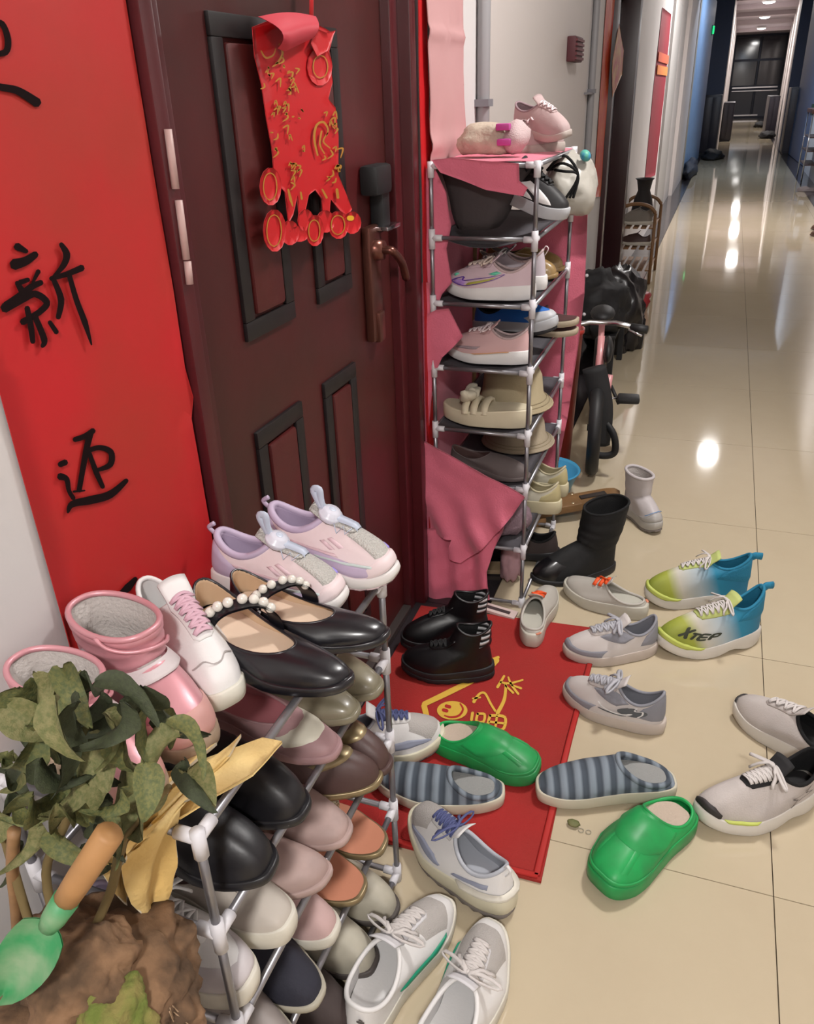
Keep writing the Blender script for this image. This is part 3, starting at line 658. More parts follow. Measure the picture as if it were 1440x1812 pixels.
# the big drape
px_sheet('cover_drape', [(752, 780), (800, 806), (860, 842), (928, 881), (905, 915), (870, 952), (835, 985), (817, 993), (798, 986), (794, 972), (800, 953), (775, 950), (745, 940), (727, 926), (712, 902), (722, 860), (738, 815)], 1, .818, pinkc, r2, r2o,
         amp=.018, seed=7, levels=4, freq=6, fold=lambda c: .012 * math.sin(c.x * 60 + c.z * 25) * max(0, min(1, (.42 - c.z) * 6)))
px_sheet('cover_drape', [(742, 925), (775, 935), (830, 950), (900, 905), (890, 940), (872, 975), (862, 1010), (868, 1058), (840, 1058), (826, 1050), (822, 1085), (795, 1095), (764, 1103), (750, 1060), (744, 1000)], 1, .838, pinkc, r2, r2o,
         amp=.014, seed=8, levels=4, freq=8, fold=lambda c: .010 * math.sin(c.x * 75 + c.z * 6))
# black cloth bag sagging in the top bay
o = empty('tote_bag', (-.875, .935, 1.115), 0, 'dark cloth bag sagging in the top bay of the tall rack', 'bag')
mb = MB()
nb, mbb = 18, 8; V = []
for i in range(mbb):
    f = i / (mbb - 1); z = .005 + .155 * f; wd = .055 + .065 * f ** .8
    for j in range(nb):
        a = 2 * PI * j / nb; ww = wd * (1 + .1 * noise.noise(Vector((math.cos(a) * 2, math.sin(a) * 2, f * 3))))
        V.append((math.copysign(abs(math.cos(a)) ** .6, math.cos(a)) * ww + .005 + .02 * f, math.sin(a) * .06 + .01, z))
mb.add(V, grid_faces(mbb, nb) + [tuple(range(nb))]); mb.build('bag_body', M('dark_bag_cloth', '#3a3334', .85, bump=.3, bscale=100), o)

# ------------------------------------------------------------------ pairs on the low rack's top
ZT = R1Z[-1] + .0065
LIL = M('shoe_lilac', '#b5a5bd', .6, bump=.1, bscale=150); PNK = M('shoe_pale_pink', '#dccbcd', .55, bump=.1, bscale=150); SIL = M('mesh_silver', '#b5b3ae', .6, bump=.7, bscale=350, kind='weave')
BLUE_P = M('plastic_pale_blue', '#b3bccd', .4); VIO = M('violet_mark', '#8b7dd0', .5); HOL = M('holo_stripe', '#b9c6c4', .4)
def dial_shoe(label, heel, toe, seed):
    o, L = place('childrens_sneaker', label, 'shoe', 'lilac and pale pink dial sneakers', heel, toe, ZT)
    la = Last(L, 1, W=.42, hh=.17, ht=.10, spring=.07, rim=(.05, .47, .12, .44, .33, .42), toek=.62, sidep=1.7, m=[(0, .8), (.15, .86), (.36, .84), (.68, 1), (.88, .95), (1, .9)])
    sole_layer(la, 0, .22, M('outsole_pink', '#cdb7bb', .6), o, 'outsole', 1.01, lug=.01); sole_layer(la, .22, 1, M('midsole_white', '#d8d4d2', .5), o, 'midsole', 1.04, .018)
    u = upper(la, PNK, o); lining(la, LIL, o, th=.03, pad=.014); insole(la, LIL, o, k=.84); collar(la, LIL, o, .026)
    patch(la, 'heel_counter', LIL, o, [-.17, -.1, 0, .1, .17], [.0] * 5, [.45, .8, .97, .8, .45], .014)
    patch(la, 'side_wave', LIL, o, [.2, .26, .33, .40], [.05, .05, .03, .02], [.42, .55, .42, .2], .010, mirror=True)
    patch(la, 'side_stripe', HOL, o, [.24, .30, .36, .42], [.30, .35, .28, .14], [.36, .41, .34, .19], .019, mirror=True)
    patch(la, 'side_rib', M('shoe_pink_mid', '#cfb4bb', .5), o, [.16, .22, .28, .33], [.45, .5, .5, .45], [.52, .57, .58, .53], .014, mirror=True)
    for a in (.325, .36): patch(la, 'lace_loop', M('shoe_pink_mid', '#cfb4bb', .5), o, [a, a + .022], [.6, .6], [.78, .78], .02, nv=4, mirror=True)
    patch(la, 'toe_mesh', SIL, o, [.44, .47, .5, .53, .56], [.30, .28, .27, .28, .30], [.72] * 5, .008)
    patch(la, 'toe_mark', VIO, o, [.424, .437], [.30, .20], [.42, .27], .014, nv=4)
    patch(la, 'toe_guard', PNK, o, [.38, .44, .5, .56, .62], [.0] * 5, [.2, .26, .24, .26, .2], .014)
    t_ = tongue(la, u, SIL, o, x1=.72, w0=.085, rise_=.07, lift=.02)
    bv = bvh_of([u, t_]); c = drop(bv, (.515 - .5) * L, 0, L, 0)
    R_ = Matrix.Rotation(.45, 4, 'Y'); R_.translation = c + Vector((0, 0, .012 * L))
    d = MB().lathe([(0, .05 * L), (.035 * L, .05 * L), (.043 * L, .043 * L), (.062 * L, .04 * L), (.066 * L, .02 * L), (.085 * L, .015 * L), (.088 * L, 0), (.07 * L, -.03 * L)], 20).build('lacing_dial', M('dial_white', '#cfd0dc', .3), o); d.matrix_local = R_
    d2_ = MB().lathe([(.026 * L, .052 * L), (.014 * L, .056 * L), (0, .052 * L)], 16).build('dial_button', BLUE_P, o); d2_.matrix_local = R_
    mb = MB()
    V = []; 
    for i in range(8):
        x = .58 + .15 * i / 7
        for y in (-.035, -.03, .03, .035): V.append(drop(bv, (x - .5) * L, y * L, L, (.024 if abs(y) < .032 else .006) * L))
    mb.add(V, grid_faces(8, 4, False)); mb.build('instep_strap', BLUE_P, o)
    z0 = la.rim[5]
    MB().tube([np.array(q) * L for q in cat([(-.045, 0, z0 + .06), (-.075, 0, z0 + .12), (-.10, 0, z0 + .19), (-.055, 0, z0 + .20), (-.05, 0, z0 + .13), (-.035, 0, z0 + .05)], 4)], .017 * L, 8, flat=1.6).build('tongue_loop', BLUE_P, o)
    for sx in (-1, 1):
        wv = [drop(bv, (x - .5) * L, (sx * y) * L, L, .012 * L) for x, y in ((.56, .05), (.60, .095), (.64, .06), (.66, .09), (.70, .05))]
        MB().tube(wv, .004 * L, 5).build('lace_cord', BLUE_P, o)
    MB().tube(cat([la.S(np.array([0.]), np.array([.9]), .02)[0], la.S(np.array([0.]), np.array([1.]), .07)[0], la.S(np.array([0.]), np.array([1.]), .02)[0] + np.array((0, 0, .012))], 4), .012 * L, 6, flat=1.5).build('heel_loop', LIL, o)
    return o
dial_shoe('pale pink dial sneaker at the far end of the low rack, over the post', (-.928, -.190), (-.690, -.200), 1)
dial_shoe('lilac and pale pink dial sneaker just behind the black pearl-strap shoes', (-.970, -.292), (-.740, -.292), 2)

def flat_shoe(label, heel, toe, z, side, body, lin, ins, group=None, strap=None, pearls=False, name='flat_shoe', hh=.12, ht=.05, W=.36, z2=None, L=None, x1=.70, zf=.16, cat_='shoe', extra=None, zs=.165, sole=None):
    o, L = place(name, label, cat_, group, heel, toe, z, L, z2)
    la = Last(L, side, W=W, hh=hh, ht=ht, spring=.035, rim=(.03, x1, .125, .30, zs, zf), toek=.95, sidep=1.5, box=.66, m=[(0, .72), (.15, .78), (.36, .72), (.68, 1), (.88, .88), (1, .8)])
    sole_layer(la, 0, 1, sole or body, o, 'sole', 1.03, .008)
    u = upper(la, body, o); lining(la, lin, o, th=.012); insole(la, ins, o, k=.9); collar(la, body, o, .008)
    if strap:
        a0 = la.S(np.array([.22]), np.array([.45]), .008)[0]; b0 = la.S(np.array([.78]), np.array([.45]), .008)[0]
        p = [np.array((a0[0] * (1 - k / 30) + b0[0] * k / 30 + .11 * L * math.cos(PI * k / 30), (a0[1] + b0[1]) / 2 + (a0[1] - b0[1]) / 2 * math.copysign(abs(math.cos(PI * k / 30)) ** .8, math.cos(PI * k / 30)), a0[2] + .17 * L * math.sin(PI * k / 30) ** .8)) for k in range(31)]
        a = p[3]
        V = []
        for q in p: V += [q + np.array((-.055 * L, 0, 0)), q + np.array((0, 0, .006 * L)), q + np.array((.055 * L, 0, 0))]
        n = len(V); V2 = V + [q - np.array((0, 0, .012 * L)) for q in V]
        st = mesh('strap', V2, grid_faces(len(p), 3, False) + [tuple(reversed([i + n for i in f])) for f in grid_faces(len(p), 3, False)], strap, o)
        if pearls:
            for q in p[5:26:3]:
                MB().ell(q + np.array((0, 0, .022 * L)), (.027 * L,) * 3, 12, 8).build('pearl', M('pearl', '#d9d5cc', .18, coat=.6), st)
            bx = p[3] if side > 0 else p[-4]; bc = MB()
            sg = 1 if side > 0 else -1
            for k in range(11):
                an = 2 * PI * k / 11; bc.ell(bx + np.array((.062 * math.cos(an) * L, sg * .012 * L, .055 * math.sin(an) * L)) + np.array((0, sg * .015 * L, 0)), (.016 * L, .012 * L, .016 * L), 8, 5)
            bc.build('buckle', M('rhinestone', '#d8d8dc', .1, metal=.9), st)
    if extra: extra(la, o, u)
    return o, la
BL = M('patent_black', '#16151a', .3, coat=.25); NUD = M('lining_nude', '#c7a98a', .6); INSM = M('insole_pinkish', '#d5bda6', .6)
flat_shoe('black mary jane with pearl strap, rear one of the pair on the low rack', (-.900, -.360), (-.648, -.388), ZT + .004, -1, BL, NUD, INSM, 'black pearl-strap mary janes', BL, True, name='mary_jane_shoe')
flat_shoe('black mary jane with rhinestone buckle and pearl strap, front one, toe over the rack bar', (-.918, -.418), (-.658, -.515), ZT + .014, -1, BL, NUD, INSM, 'black pearl-strap mary janes', BL, True, name='mary_jane_shoe')
sneaker('sneaker', 'white leather sneaker with pale pink laces beside the pink boots', 'shoe', None, (-1.0, -.437), (-.782, -.545), ZT, 1, up=WHITE, sole=M('sole_yellowed', '#cfccc0', .5), lace=M('lace_pink', '#c9a5b3', .8), L=.25, rows=6, lacer=.015, bow=False, hh=.13, ht=.11, rim=(.04, .44, .11, .38, .29, .42), W=.38,
        extra=lambda la, o, u, t: decal(la, 'toe_stitching', M('stitch_grey', '#a09a98', .7), o, [([(.40, .35), (.46, .42), (.5, .36), (.54, .42), (.60, .35)], [.004])], .006))
# pink quilted boots
PB = M('boot_metallic_pink', '#cd929a', .42, metal=.3, bump=.2, bscale=30, coat=.08); PBt = M('boot_toe_pink', '#cf9c96', .55, bump=.1, var=.08, vscale=20); FLE = M('fleece', '#b5aeaa', .95, bump=.9, bscale=180)
def pink_boot(label, heel, toe, seed):
    o, L = place('ankle_boot', label, 'shoe', 'pink quilted children\'s boots', heel, toe, ZT)
    la = Last(L, 1, W=.42, hh=.11, ht=.10, spring=.06, rim=(.0, .56, .155, .36, .32, .42), shaft=((-.02, .58, .185, .62, .60, .62),), toek=.66, sidep=1.7, q=.018, qn=3, m=[(0, .86), (.15, .9), (.36, .86), (.68, 1), (.88, .95), (1, .9)])
    sole_layer(la, 0, 1, M('sole_dirty', '#a9937d', .7, var=.2, vscale=30), o, 'sole', 1.03, lug=.01)
    upper(la, PB, o, M_=12); lining(la, FLE, o, th=.03, pad=.01); insole(la, FLE, o, k=.84); collar(la, PB, o, .018)
    patch(la, 'toe_cap', PBt, o, [.30, .36, .42, .5, .58, .64, .70], [0] * 7, [.24, .36, .40, .40, .40, .36, .24], .012)
    # velcro cuff across the instep
    V = []; n = 15
    for k in range(n):
        t = .31 + (.69 - .31) * k / (n - 1)
        for vv, of in ((.80, .012), (.82, .034), (1.04, .036), (1.06, .012)): V.append(la.S(np.array([t]), np.array([vv]), of)[0])
    mesh('instep_strap', V, [tuple(reversed(f)) for f in grid_faces(n, 4, False)], M('strap_grey_pink', '#c9bfc0', .7, bump=.2, bscale=200), o)
    # overlapping wrap flap of the shaft
    P = [la.S(np.array([t]), np.array([v]), .016)[0] for t, v in ((.70, 1.98), (.66, 1.85), (.60, 1.72), (.52, 1.55), (.44, 1.45), (.38, 1.42))]
    MB().tube(cat(P, 4), .012 * L, 6).build('wrap_edge', PB, o)
    MB().lathe([(0, .012), (.035 * L, .010), (.04 * L, 0)], 14).build('snap_badge', M('badge_silver', '#a9a6a8', .3, metal=.6), o).matrix_local = Matrix.Translation(Vector(la.S(np.array([.80]), np.array([1.35]), .012)[0])) @ Matrix.Rotation(PI / 2, 4, 'X')
    return o
pink_boot('pink quilted child boot, rear one of the pair, next to the white sneaker', (-.985, -.568), (-.765, -.632), 1)
pink_boot('pink quilted child boot, front one of the pair, half hidden by dry leaves', (-.985, -.680), (-.775, -.720), 2)
# yellow cloths
YEL = M('yellow_felt', '#e3c98c', .9, bump=.5, bscale=140, var=.1, vscale=8, col2='#d3b06c'); YEB = M('felt_edge_white', '#cfc5b0', .8)
def cloth(name, label, pts, mat, seed, cat_='cloth', amp=.006, group=None, thick=.004):
    org = np.array(pts).mean(0); o = empty(name, tuple(org), 0, label, cat_, group)
    sheet('cloth_body', [np.array(p) - org for p in pts], mat, o, thick, amp, 12., 3, seed); return o
def draped(name, label, path, width, mat, cat_='cloth', group=None, thick=.004, seed=0):
    """strip of cloth that follows a path over an edge; width: list"""
    P = cat(path, 6); k = len(P); ws = np.interp(np.linspace(0, 1, k), np.linspace(0, 1, len(width)), width); org = P[k // 2]
    V = []; n = 9
    side_ = np.array((.22, .97, .0)); side_ /= np.linalg.norm(side_)
    for i, q in enumerate(P):
        d = P[min(i + 1, k - 1)] - P[max(i - 1, 0)]; d /= np.linalg.norm(d); nn = np.cross(d, side_)
        for j in range(n):
            a = (j / (n - 1) - .5) * 2
            V.append(q - org + side_ * a * ws[i] / 2 + nn * (.006 * math.cos(a * 4 + i * .25 + seed) + .003 * noise.noise(Vector((i * .3, j * .5, seed)))))
    m = len(V); V2 = V + [v + np.array((0, 0, -thick)) if abs(v[2]) < 9 else v for v in V]
    Fc = grid_faces(k, n, False); bd = list(range(n)) + [i * n + n - 1 for i in range(1, k)] + [(k - 1) * n + j for j in range(n - 2, -1, -1)] + [i * n for i in range(k - 2, 0, -1)]
    o = empty(name, tuple(org), 0, label, cat_, group)
    mesh('cloth_body', V2, Fc + [tuple(reversed([i + m for i in f])) for f in Fc], mat, o)
    mesh('cloth_hem', [V2[i] + np.array((0, 0, s)) for s in (.0003, -thick - .0003) for i in bd], [(a, (a + 1) % len(bd), (a + 1) % len(bd) + len(bd), a + len(bd)) for a in range(len(bd))], YEB, o)
    return o
bz = ZT
def P_(px, py, z): return onfloor(px, py, z)
YP = lambda px, py, y=-.775: at(px, py, 1, y)
draped('insole_cloth', 'yellow felt cloth hanging over the near corner of the low rack, right one', [onfloor(385, 1335, bz + .02), onfloor(345, 1385, bz + .02), onfloor(312, 1420, bz + .014), YP(280, 1462), YP(268, 1510), YP(270, 1560), YP(277, 1600)], [.08, .12, .12, .085, .07, .06, .03], YEL, group='yellow felt cloths', seed=1)
draped('insole_cloth', 'yellow felt cloth hanging off the low rack corner, left one under the leaves', [onfloor(340, 1350, bz + .024), onfloor(290, 1385, bz + .024), onfloor(255, 1415, bz + .016), YP(232, 1448, -.785), YP(224, 1490, -.785), YP(228, 1535, -.785), YP(240, 1578, -.785)], [.08, .11, .11, .08, .07, .055, .03], YEL, group='yellow felt cloths', seed=2.4)
cloth('insole_cloth', 'yellow felt cloth lying flat under the toe of the front pink boot', [(-.83, -.76, bz + .012), (-.745, -.74, bz + .012), (-.70, -.66, bz + .014), (-.693, -.60, bz + .012), (-.72, -.60, bz + .01), (-.80, -.68, bz + .006), (-.90, -.72, bz + .01)], YEL, 3, group='yellow felt cloths', amp=.003)

BLM = M('leather_black_worn', '#17161a', .42, bump=.15, bscale=60)
# ------------------------------------------------------------------ lower tiers of the low rack
def simple(kind, label, y, tier, body, lin, ins=None, group=None, side=1, x0=-.975, x1=-.715, dy=0., sole=None, **kw):
    z = R1Z[tier] + .0065
    if kind == 'flat': return flat_shoe(label, (x0, y), (x1, y + dy), z, side, body, lin, ins or lin, group, sole=sole, **kw)
    return sneaker('sneaker', label, 'shoe', group, (x0, y), (x1, y + dy), z, side, up=body, sole=sole or OFFW, lin=lin, ins=ins, **kw)
OLV = M('jelly_olive', '#857e69', .35, coat=.2, var=.2, vscale=12); DPK = M('dusty_pink_leather', '#a98587', .6, bump=.1, var=.2, vscale=12); BRN = M('brown_leather', '#4b3532', .5, bump=.15, bscale=80); GOLD = M('gold_trim', '#8f7f60', .35, metal=.6)
PKW = M('pale_pink_leather', '#b49a94', .6, var=.25, vscale=14); NVY = M('navy_canvas', '#23232f', .8, bump=.2, bscale=200); PEA = M('peach_suede', '#bd7d62', .7, bump=.1); GLI = M('silver_glitter', '#b8a98f', .35, metal=.6, bump=1., bscale=500, kind='weave')
CAP = M('white_toe_rubber', '#aea898', .55, var=.12, vscale=18); TPG = M('taupe_leather', '#8d8480', .5, bump=.1); DKB = M('dark_brown_suede', '#3d3230', .8, bump=.2)
simple('flat', 'olive jelly flat poking out under the rear mary jane', -.262, 3, OLV, DPK, x1=-.690, dy=-.02, group='olive jelly flats', hh=.13)
simple('flat', 'olive jelly flat behind the front bar, second from the far post', -.345, 3, OLV, BRN, x1=-.705, group='olive jelly flats', hh=.13)
def bowx(la, o, u):
    bv = bvh_of([u]); c = drop(bv, .24 * la.L, 0, la.L, .01)
    m = MB()
    for s in (-1, 1): m.ell(c + Vector((0, s * .05 * la.L, .01)), (.05 * la.L, .06 * la.L, .02 * la.L), 10, 6, nz=.3)
    m.ell(c + Vector((0, 0, .014)), (.025 * la.L,) * 3, 8, 6); m.build('toe_bow', WHITE, o)
simple('flat', 'dusty pink flat with a cream stripe, far one of its pair', -.428, 3, DPK, M('pink_lining', '#a5656b', .6), x1=-.700, group='dusty pink and cream flats', extra=lambda la, o, u: patch(la, 'cream_band', M('cream_leather', '#c9c4b4', .5), o, [.34, .42, .5, .58, .66], [.30, .45, .5, .45, .30], [.60, .80, .85, .80, .60], .006))
flat_shoe('black leather pump on the second tier, far one of the pair', (-.975, -.545), (-.695, -.545), R1Z[3] + .0065, 1, BLM, BLKF, BLKF, 'black leather pumps', hh=.12, zf=.30, x1=.45, W=.40, zs=.24)
flat_shoe('black leather pump on the second tier by the near post', (-.975, -.66), (-.695, -.64), R1Z[3] + .0065, 1, BLM, BLKF, BLKF, 'black leather pumps', hh=.12, zf=.30, x1=.45, W=.40, zs=.24)
def goldt(la, o, u): patch(la, 'gold_trim', GOLD, o, [.36, .43, .5, .57, .64], [.55] * 5, [.72] * 5, .010)
flat_shoe('brown leather loafer beside the far post on the third tier', (-.965, -.262), (-.690, -.262), R1Z[2] + .0065, 1, BRN, BRN, INSM, 'brown loafers', zf=.30, x1=.55, extra=goldt, zs=.22)
flat_shoe('brown leather loafer on the third tier, left of its mate', (-.965, -.335), (-.695, -.335), R1Z[2] + .0065, -1, BRN, BRN, INSM, 'brown loafers', zf=.30, x1=.55, extra=goldt, zs=.22, sole=GOLD)
flat_shoe('wide pale pink slipper in the middle of the third tier', (-.965, -.425), (-.700, -.420), R1Z[2] + .0065, 1, PKW, M('rose_lining', '#8c6464', .7), M('rose_lining', '#8c6464', .7), 'pale pink flats', W=.42, x1=.74, zf=.17)
flat_shoe('pale pink flat on the third tier, nearer than its mate', (-.965, -.515), (-.700, -.540), R1Z[2] + .0065, -1, PKW, BRN, M('rose_insole', '#9c7474', .7), 'pale pink flats', W=.42, x1=.66, zf=.20)
simple('sn', 'cream thick-soled shoe on the third tier under the black pumps', -.600, 2, M('cream_shoe', '#b3aaa0', .6), BRN, L=.26, hh=.14, ht=.13, rim=(.05, .52, .11, .26, .20, .30), x1=-.700)
simple('sn', 'white low sneaker with purple heel behind the near post', -.690, 2, WHITE, LIL, L=.27, x0=-.99, x1=-.715, counter=LIL, cap=M('toe_grey_pink', '#bdb6b8', .5), hh=.13, ht=.12, lace=WHITE, rows=4)
def sandal_strap(la, o, u):
    mb = MB()
    for k in range(12):
        a = PI * k / 11
        mb.ell(((.02 + .02 * math.sin(a)) * la.L, (.13 * math.cos(a)) * la.L, (.10 + .10 * math.sin(a)) * la.L), (.04 * la.L, .03 * la.L, .022 * la.L), 8, 5, nz=.5)
    mb.build('glitter_strap', GLI, o)
def sandal(label, y, tier, group, heel=None, toe=None, z=None, foot=PEA, sole=GOLD, strap=sandal_strap, ht=.05, name='sandal'):
    o, L = place(name, label, 'shoe', group, heel or (-.955, y), toe or (-.70, y), z if z is not None else R1Z[tier] + .0065)
    la = Last(L, 1, W=.40, hh=ht * 1.3, ht=ht, spring=.03, m=[(0, .8), (.15, .84), (.36, .8), (.68, 1), (.88, .95), (1, .88)])
    sole_layer(la, 0, 1, sole, o, 'sole', 1.03, .006); insole(la, foot, o, k=.98, dz=.006, name='footbed')
    strap(la, o, None); return o
sandal('peach sandal with glitter strap, far one of the pair', -.285, 1, 'peach glitter sandals')
sandal('peach sandal with glitter strap, near one of the pair', -.385, 1, 'peach glitter sandals')
simple('sn', 'crumpled pale pink sneaker on the fourth tier', -.475, 1, M('pink_canvas', '#b99b98', .8, bump=.3), BRN, L=.26, group=None, lace=M('lace_dull_pink', '#b59c9c', .8), rows=5, x1=-.705)
flat_shoe('dark navy slip-on on the fourth tier beside the taupe one', (-.96, -.555), (-.690, -.575), R1Z[1] + .0065, 1, NVY, NVY, NVY, None, W=.40, zf=.24, x1=.42, zs=.2, sole=CAP)
flat_shoe('shiny taupe rubber slip-on on the fourth tier near the front post', (-.965, -.655), (-.69, -.665), R1Z[1] + .0065, 1, TPG, BRN, BRN, None, W=.40, zf=.26, x1=.42, zs=.2, sole=CAP)
for lb, yy in (('white rubber-toed shoe on the lowest tier by the far post', -.275), ('white rubber-toed shoe on the lowest tier, nearer than its mate', -.385)):
    flat_shoe(lb, (-.965, yy), (-.685, yy - .005), R1Z[0] + .0065, 1, CAP, BRN, BRN, 'white rubber-toed shoes', W=.42, zf=.30, x1=.48, zs=.2, sole=M('sole_dark_line', '#4a4340', .6))
flat_shoe('dark brown slipper on the lowest tier, partly under the navy shoe', (-.96, -.49), (-.685, -.50), R1Z[0] + .0065, 1, DKB, DKB, DKB, None, W=.42, zf=.26, x1=.5, zs=.2)
flat_shoe('black slipper on the lowest tier near the front post', (-.96, -.62), (-.69, -.62), R1Z[0] + .0065, 1, BLKF, BLKF, BLKF, None, W=.42, zf=.26, x1=.5, zs=.2)

# ------------------------------------------------------------------ withered plant, pot, trowel
import random as _r
pm = M('soil_brown', '#7d5f45', .95, bump=1., bscale=60, var=.4, vscale=25, col2='#4d3a29'); moss = M('moss_green', '#5f6a2c', .95, bump=1., bscale=120, var=.4, vscale=40, col2='#7d7440')
pp = empty('potted_plant', (-.80, -.885, 0), 0, 'withered leafy plant in a pot at the near end of the low rack', 'plant')
MB().lathe([(0, 0), (.085, 0), (.09, .01), (.104, .57), (.108, .573), (.108, .59), (.102, .59), (.098, .57), (0, .565)], 32).build('pot', M('terracotta_dark', '#5a4238', .7, bump=.2), pp)
def clod(c, r, mat, name, seed, sub=5, amp=.28):
    bm = bmesh.new(); bmesh.ops.create_icosphere(bm, subdivisions=sub, radius=1)
    for v in bm.verts:
        n = v.co.copy(); d = 1 + amp * noise.fractal(n * 1.7 + Vector((seed, 0, 0)), 1.0, 2.2, 5) + .05 * noise.noise(n * 14)
        v.co = Vector((c[0] + n.x * r[0] * d, c[1] + n.y * r[1] * d, c[2] + n.z * r[2] * d))
    V = [v.co[:] for v in bm.verts]; Fc = [[v.index for v in f.verts] for f in bm.faces]; bm.free()
    return mesh(name, V, Fc, mat, pp)
clod((0.01, .0, .60), (.122, .118, .055), pm, 'soil', 3); clod((.02, .0, .655), (.058, .055, .05), pm, 'soil_clod', 8); clod((.068, -.02, .632), (.042, .045, .045), moss, 'moss', 12)
clod((-.035, .03, .65), (.04, .04, .03), pm, 'soil_clod', 18, 4)
leafm = [M('dry_leaf_green', '#4d5632', .7, bump=.3, bscale=40, var=.3, vscale=18, col2='#6b6a3c'), M('dry_leaf_dark', '#363d25', .75, bump=.3, bscale=40, var=.3, vscale=18), M('dry_leaf_olive', '#5c6036', .7, bump=.4, bscale=40, var=.3, vscale=14, col2='#77724a')]
def leafmesh(seed, curl, fold_, wf):
    R_ = _r.Random(seed); V = []; n = 11; k = 7
    for i in range(n):
        f = i / (n - 1); wd = wf * math.sin(PI * min(1, f * .92 + .04)) ** .75 * (1 - .25 * f); ang = curl * f ** 1.3
        x = math.sin(ang) / max(curl, .01); z = -(1 - math.cos(ang)) / max(curl, .01)
        for j in range(k):
            a = (j / (k - 1) - .5) * 2; V.append((x + .02 * noise.noise(Vector((i * .7, j, seed))), a * wd * math.cos(fold_ * abs(a)), z + abs(a) * wd * math.sin(fold_) + .06 * noise.noise(Vector((i * .5, j * .8, seed * 3.3)))))
    m = len(V); V2 = V + [(a, b, c - .012) for a, b, c in V]; Fc = grid_faces(n, k, False)
    me = bpy.data.meshes.new('leaf'); me.from_pydata(V2, [], Fc + [tuple(reversed([i + m for i in f])) for f in Fc]); me.update()
    for p in me.polygons: p.use_smooth = True
    return me
leafs = []
for i, (c_, fo, wf) in enumerate(((1.4, .5, .34), (2.2, .9, .3), (.8, .3, .38), (2.8, .6, .32), (1.8, 1.1, .36), (1.0, .8, .28))):
    for j in range(3):
        me = leafmesh(i + 7, c_, fo, wf) if j == 0 else leafs[-1].copy(); 
        if j: me.materials.clear()
        me.materials.append(leafm[j]); leafs.append(me)
def leaf_at(px, py, Y, size, heading, droop, roll, mi):
    o = bpy.data.objects.new('leaf', leafs[mi % len(leafs)]); C.objects.link(o); o.parent = pp
    q = at(px, py, 1, Y) - np.array(pp.location); o.location = q; o.rotation_euler = (roll, droop, heading); o.scale = (size,) * 3
LR = _r.Random(11)
spots = [(35, 1215), (85, 1215), (130, 1200), (165, 1210), (190, 1245), (120, 1270), (150, 1300), (70, 1300), (20, 1330), (200, 1420), (225, 1350), (60, 1430), (15, 1490), (95, 1350), (255, 1350), (285, 1255), (330, 1365), (150, 1430),(20, 1290), (60, 1190), (110, 1180), (150, 1185), (100, 1230), (60, 1250), (140, 1240), (180, 1225), (215, 1240), (90, 1290), (40, 1330), (20, 1400), (75, 1340), (60, 1400), (20, 1450), (100, 1420), (185, 1260), (215, 1290), (205, 1340), (245, 1215), (265, 1240), (295, 1275), (320, 1300), (325, 1345),
         (160, 1330), (130, 1380), (175, 1400), (215, 1395), (245, 1410), (180, 1440), (165, 1460), (120, 1310), (240, 1260), (50, 1460), (90, 1470), (140, 1500), (10, 1360), (5, 1250), (30, 1420), (110, 1360)]
for i, (px, py) in enumerate(spots):
    big = i in (35, 36, 46, 29, 31, 10, 7); leaf_at(px, py, -.80 - LR.random() * .06 - (.02 if px < 120 else 0), (.085 if big else .05 + LR.random() * .022), LR.uniform(-3.1, 3.1), LR.uniform(.3, 1.9), LR.uniform(-1.3, 1.3), LR.randrange(18))
for a in (((-.02, .02, .64), (-.05, .05, .72), (.0, .06, .82), (.03, .06, .92)), ((0, 0, .64), (.03, .05, .72), (.06, .06, .80), (.12, .07, .88)), ((-.03, .0, .64), (-.07, .03, .7), (-.09, .05, .80), (-.10, .05, .90))):
    MB().tube(cat(a, 6), [.005] * 12 + [.003] * 7, 7).build('stem', M('stem_brown', '#6b5a36', .8), pp)
for k in range(14):
    a = LR.uniform(0, 6.28); MB().tube(cat([(.10 + .02 * math.cos(a), -.01 + .03 * math.sin(a), .64), (.125 + LR.uniform(-.01, .01), .02 * math.sin(a), .60), (.135 + LR.uniform(-.012, .012), .03 * math.sin(a), .54)], 4), .0007, 4).build('root', M('root_hair', '#9a7f63', .8), pp)
tr = empty('garden_trowel', tuple(at(60, 1690, 1, -.93)), 0, 'green painted hand trowel with wooden handle stuck in the soil', 'tool')
to = np.array(tr.location); A = at(197, 1470, 1, -.875) - to; B = at(85, 1640, 1, -.915) - to
MB().tube([A, A * .97 + B * .03, A * .5 + B * .5, A * .3 + B * .7], [.010, .013, .0125, .0115], 12).build('handle', M('varnished_wood', '#a67a4c', .6, bump=.1, bscale=30, var=.15, vscale=20), tr)
GT = M('chipped_green_paint', '#338a54', .5, var=.5, vscale=22, col2='#7f9a78')
MB().tube([A * .3 + B * .7, A * .1 + B * .9, B], [.0125, .0115, .009], 12).build('ferrule', GT, tr)
bl = []
dv = (B - A) / np.linalg.norm(B - A); sd = np.cross(dv, np.array(FV)); sd /= np.linalg.norm(sd); nn_ = np.cross(sd, dv)
for i in range(9):
    f = i / 8; wd = .026 * (math.sin(PI * (.25 + .75 * f)) ** .6 if f < 1 else .05)
    for j in range(7):
        a = (j / 6 - .5) * 2; bl.append(B + dv * (.10 * f - .005) + sd * a * wd + nn_ * (-.012 * a * a))
m_ = len(bl); gf = grid_faces(9, 7, False)
mesh('blade', bl + [b + nn_ * .0016 for b in bl], gf + [tuple(reversed([i + m_ for i in f])) for f in gf], GT, tr)
st = empty('bamboo_cane', tuple(at(34, 1690, 1, -.84)), 0, 'thin brown wooden stick standing upright at the left edge', 'stick')
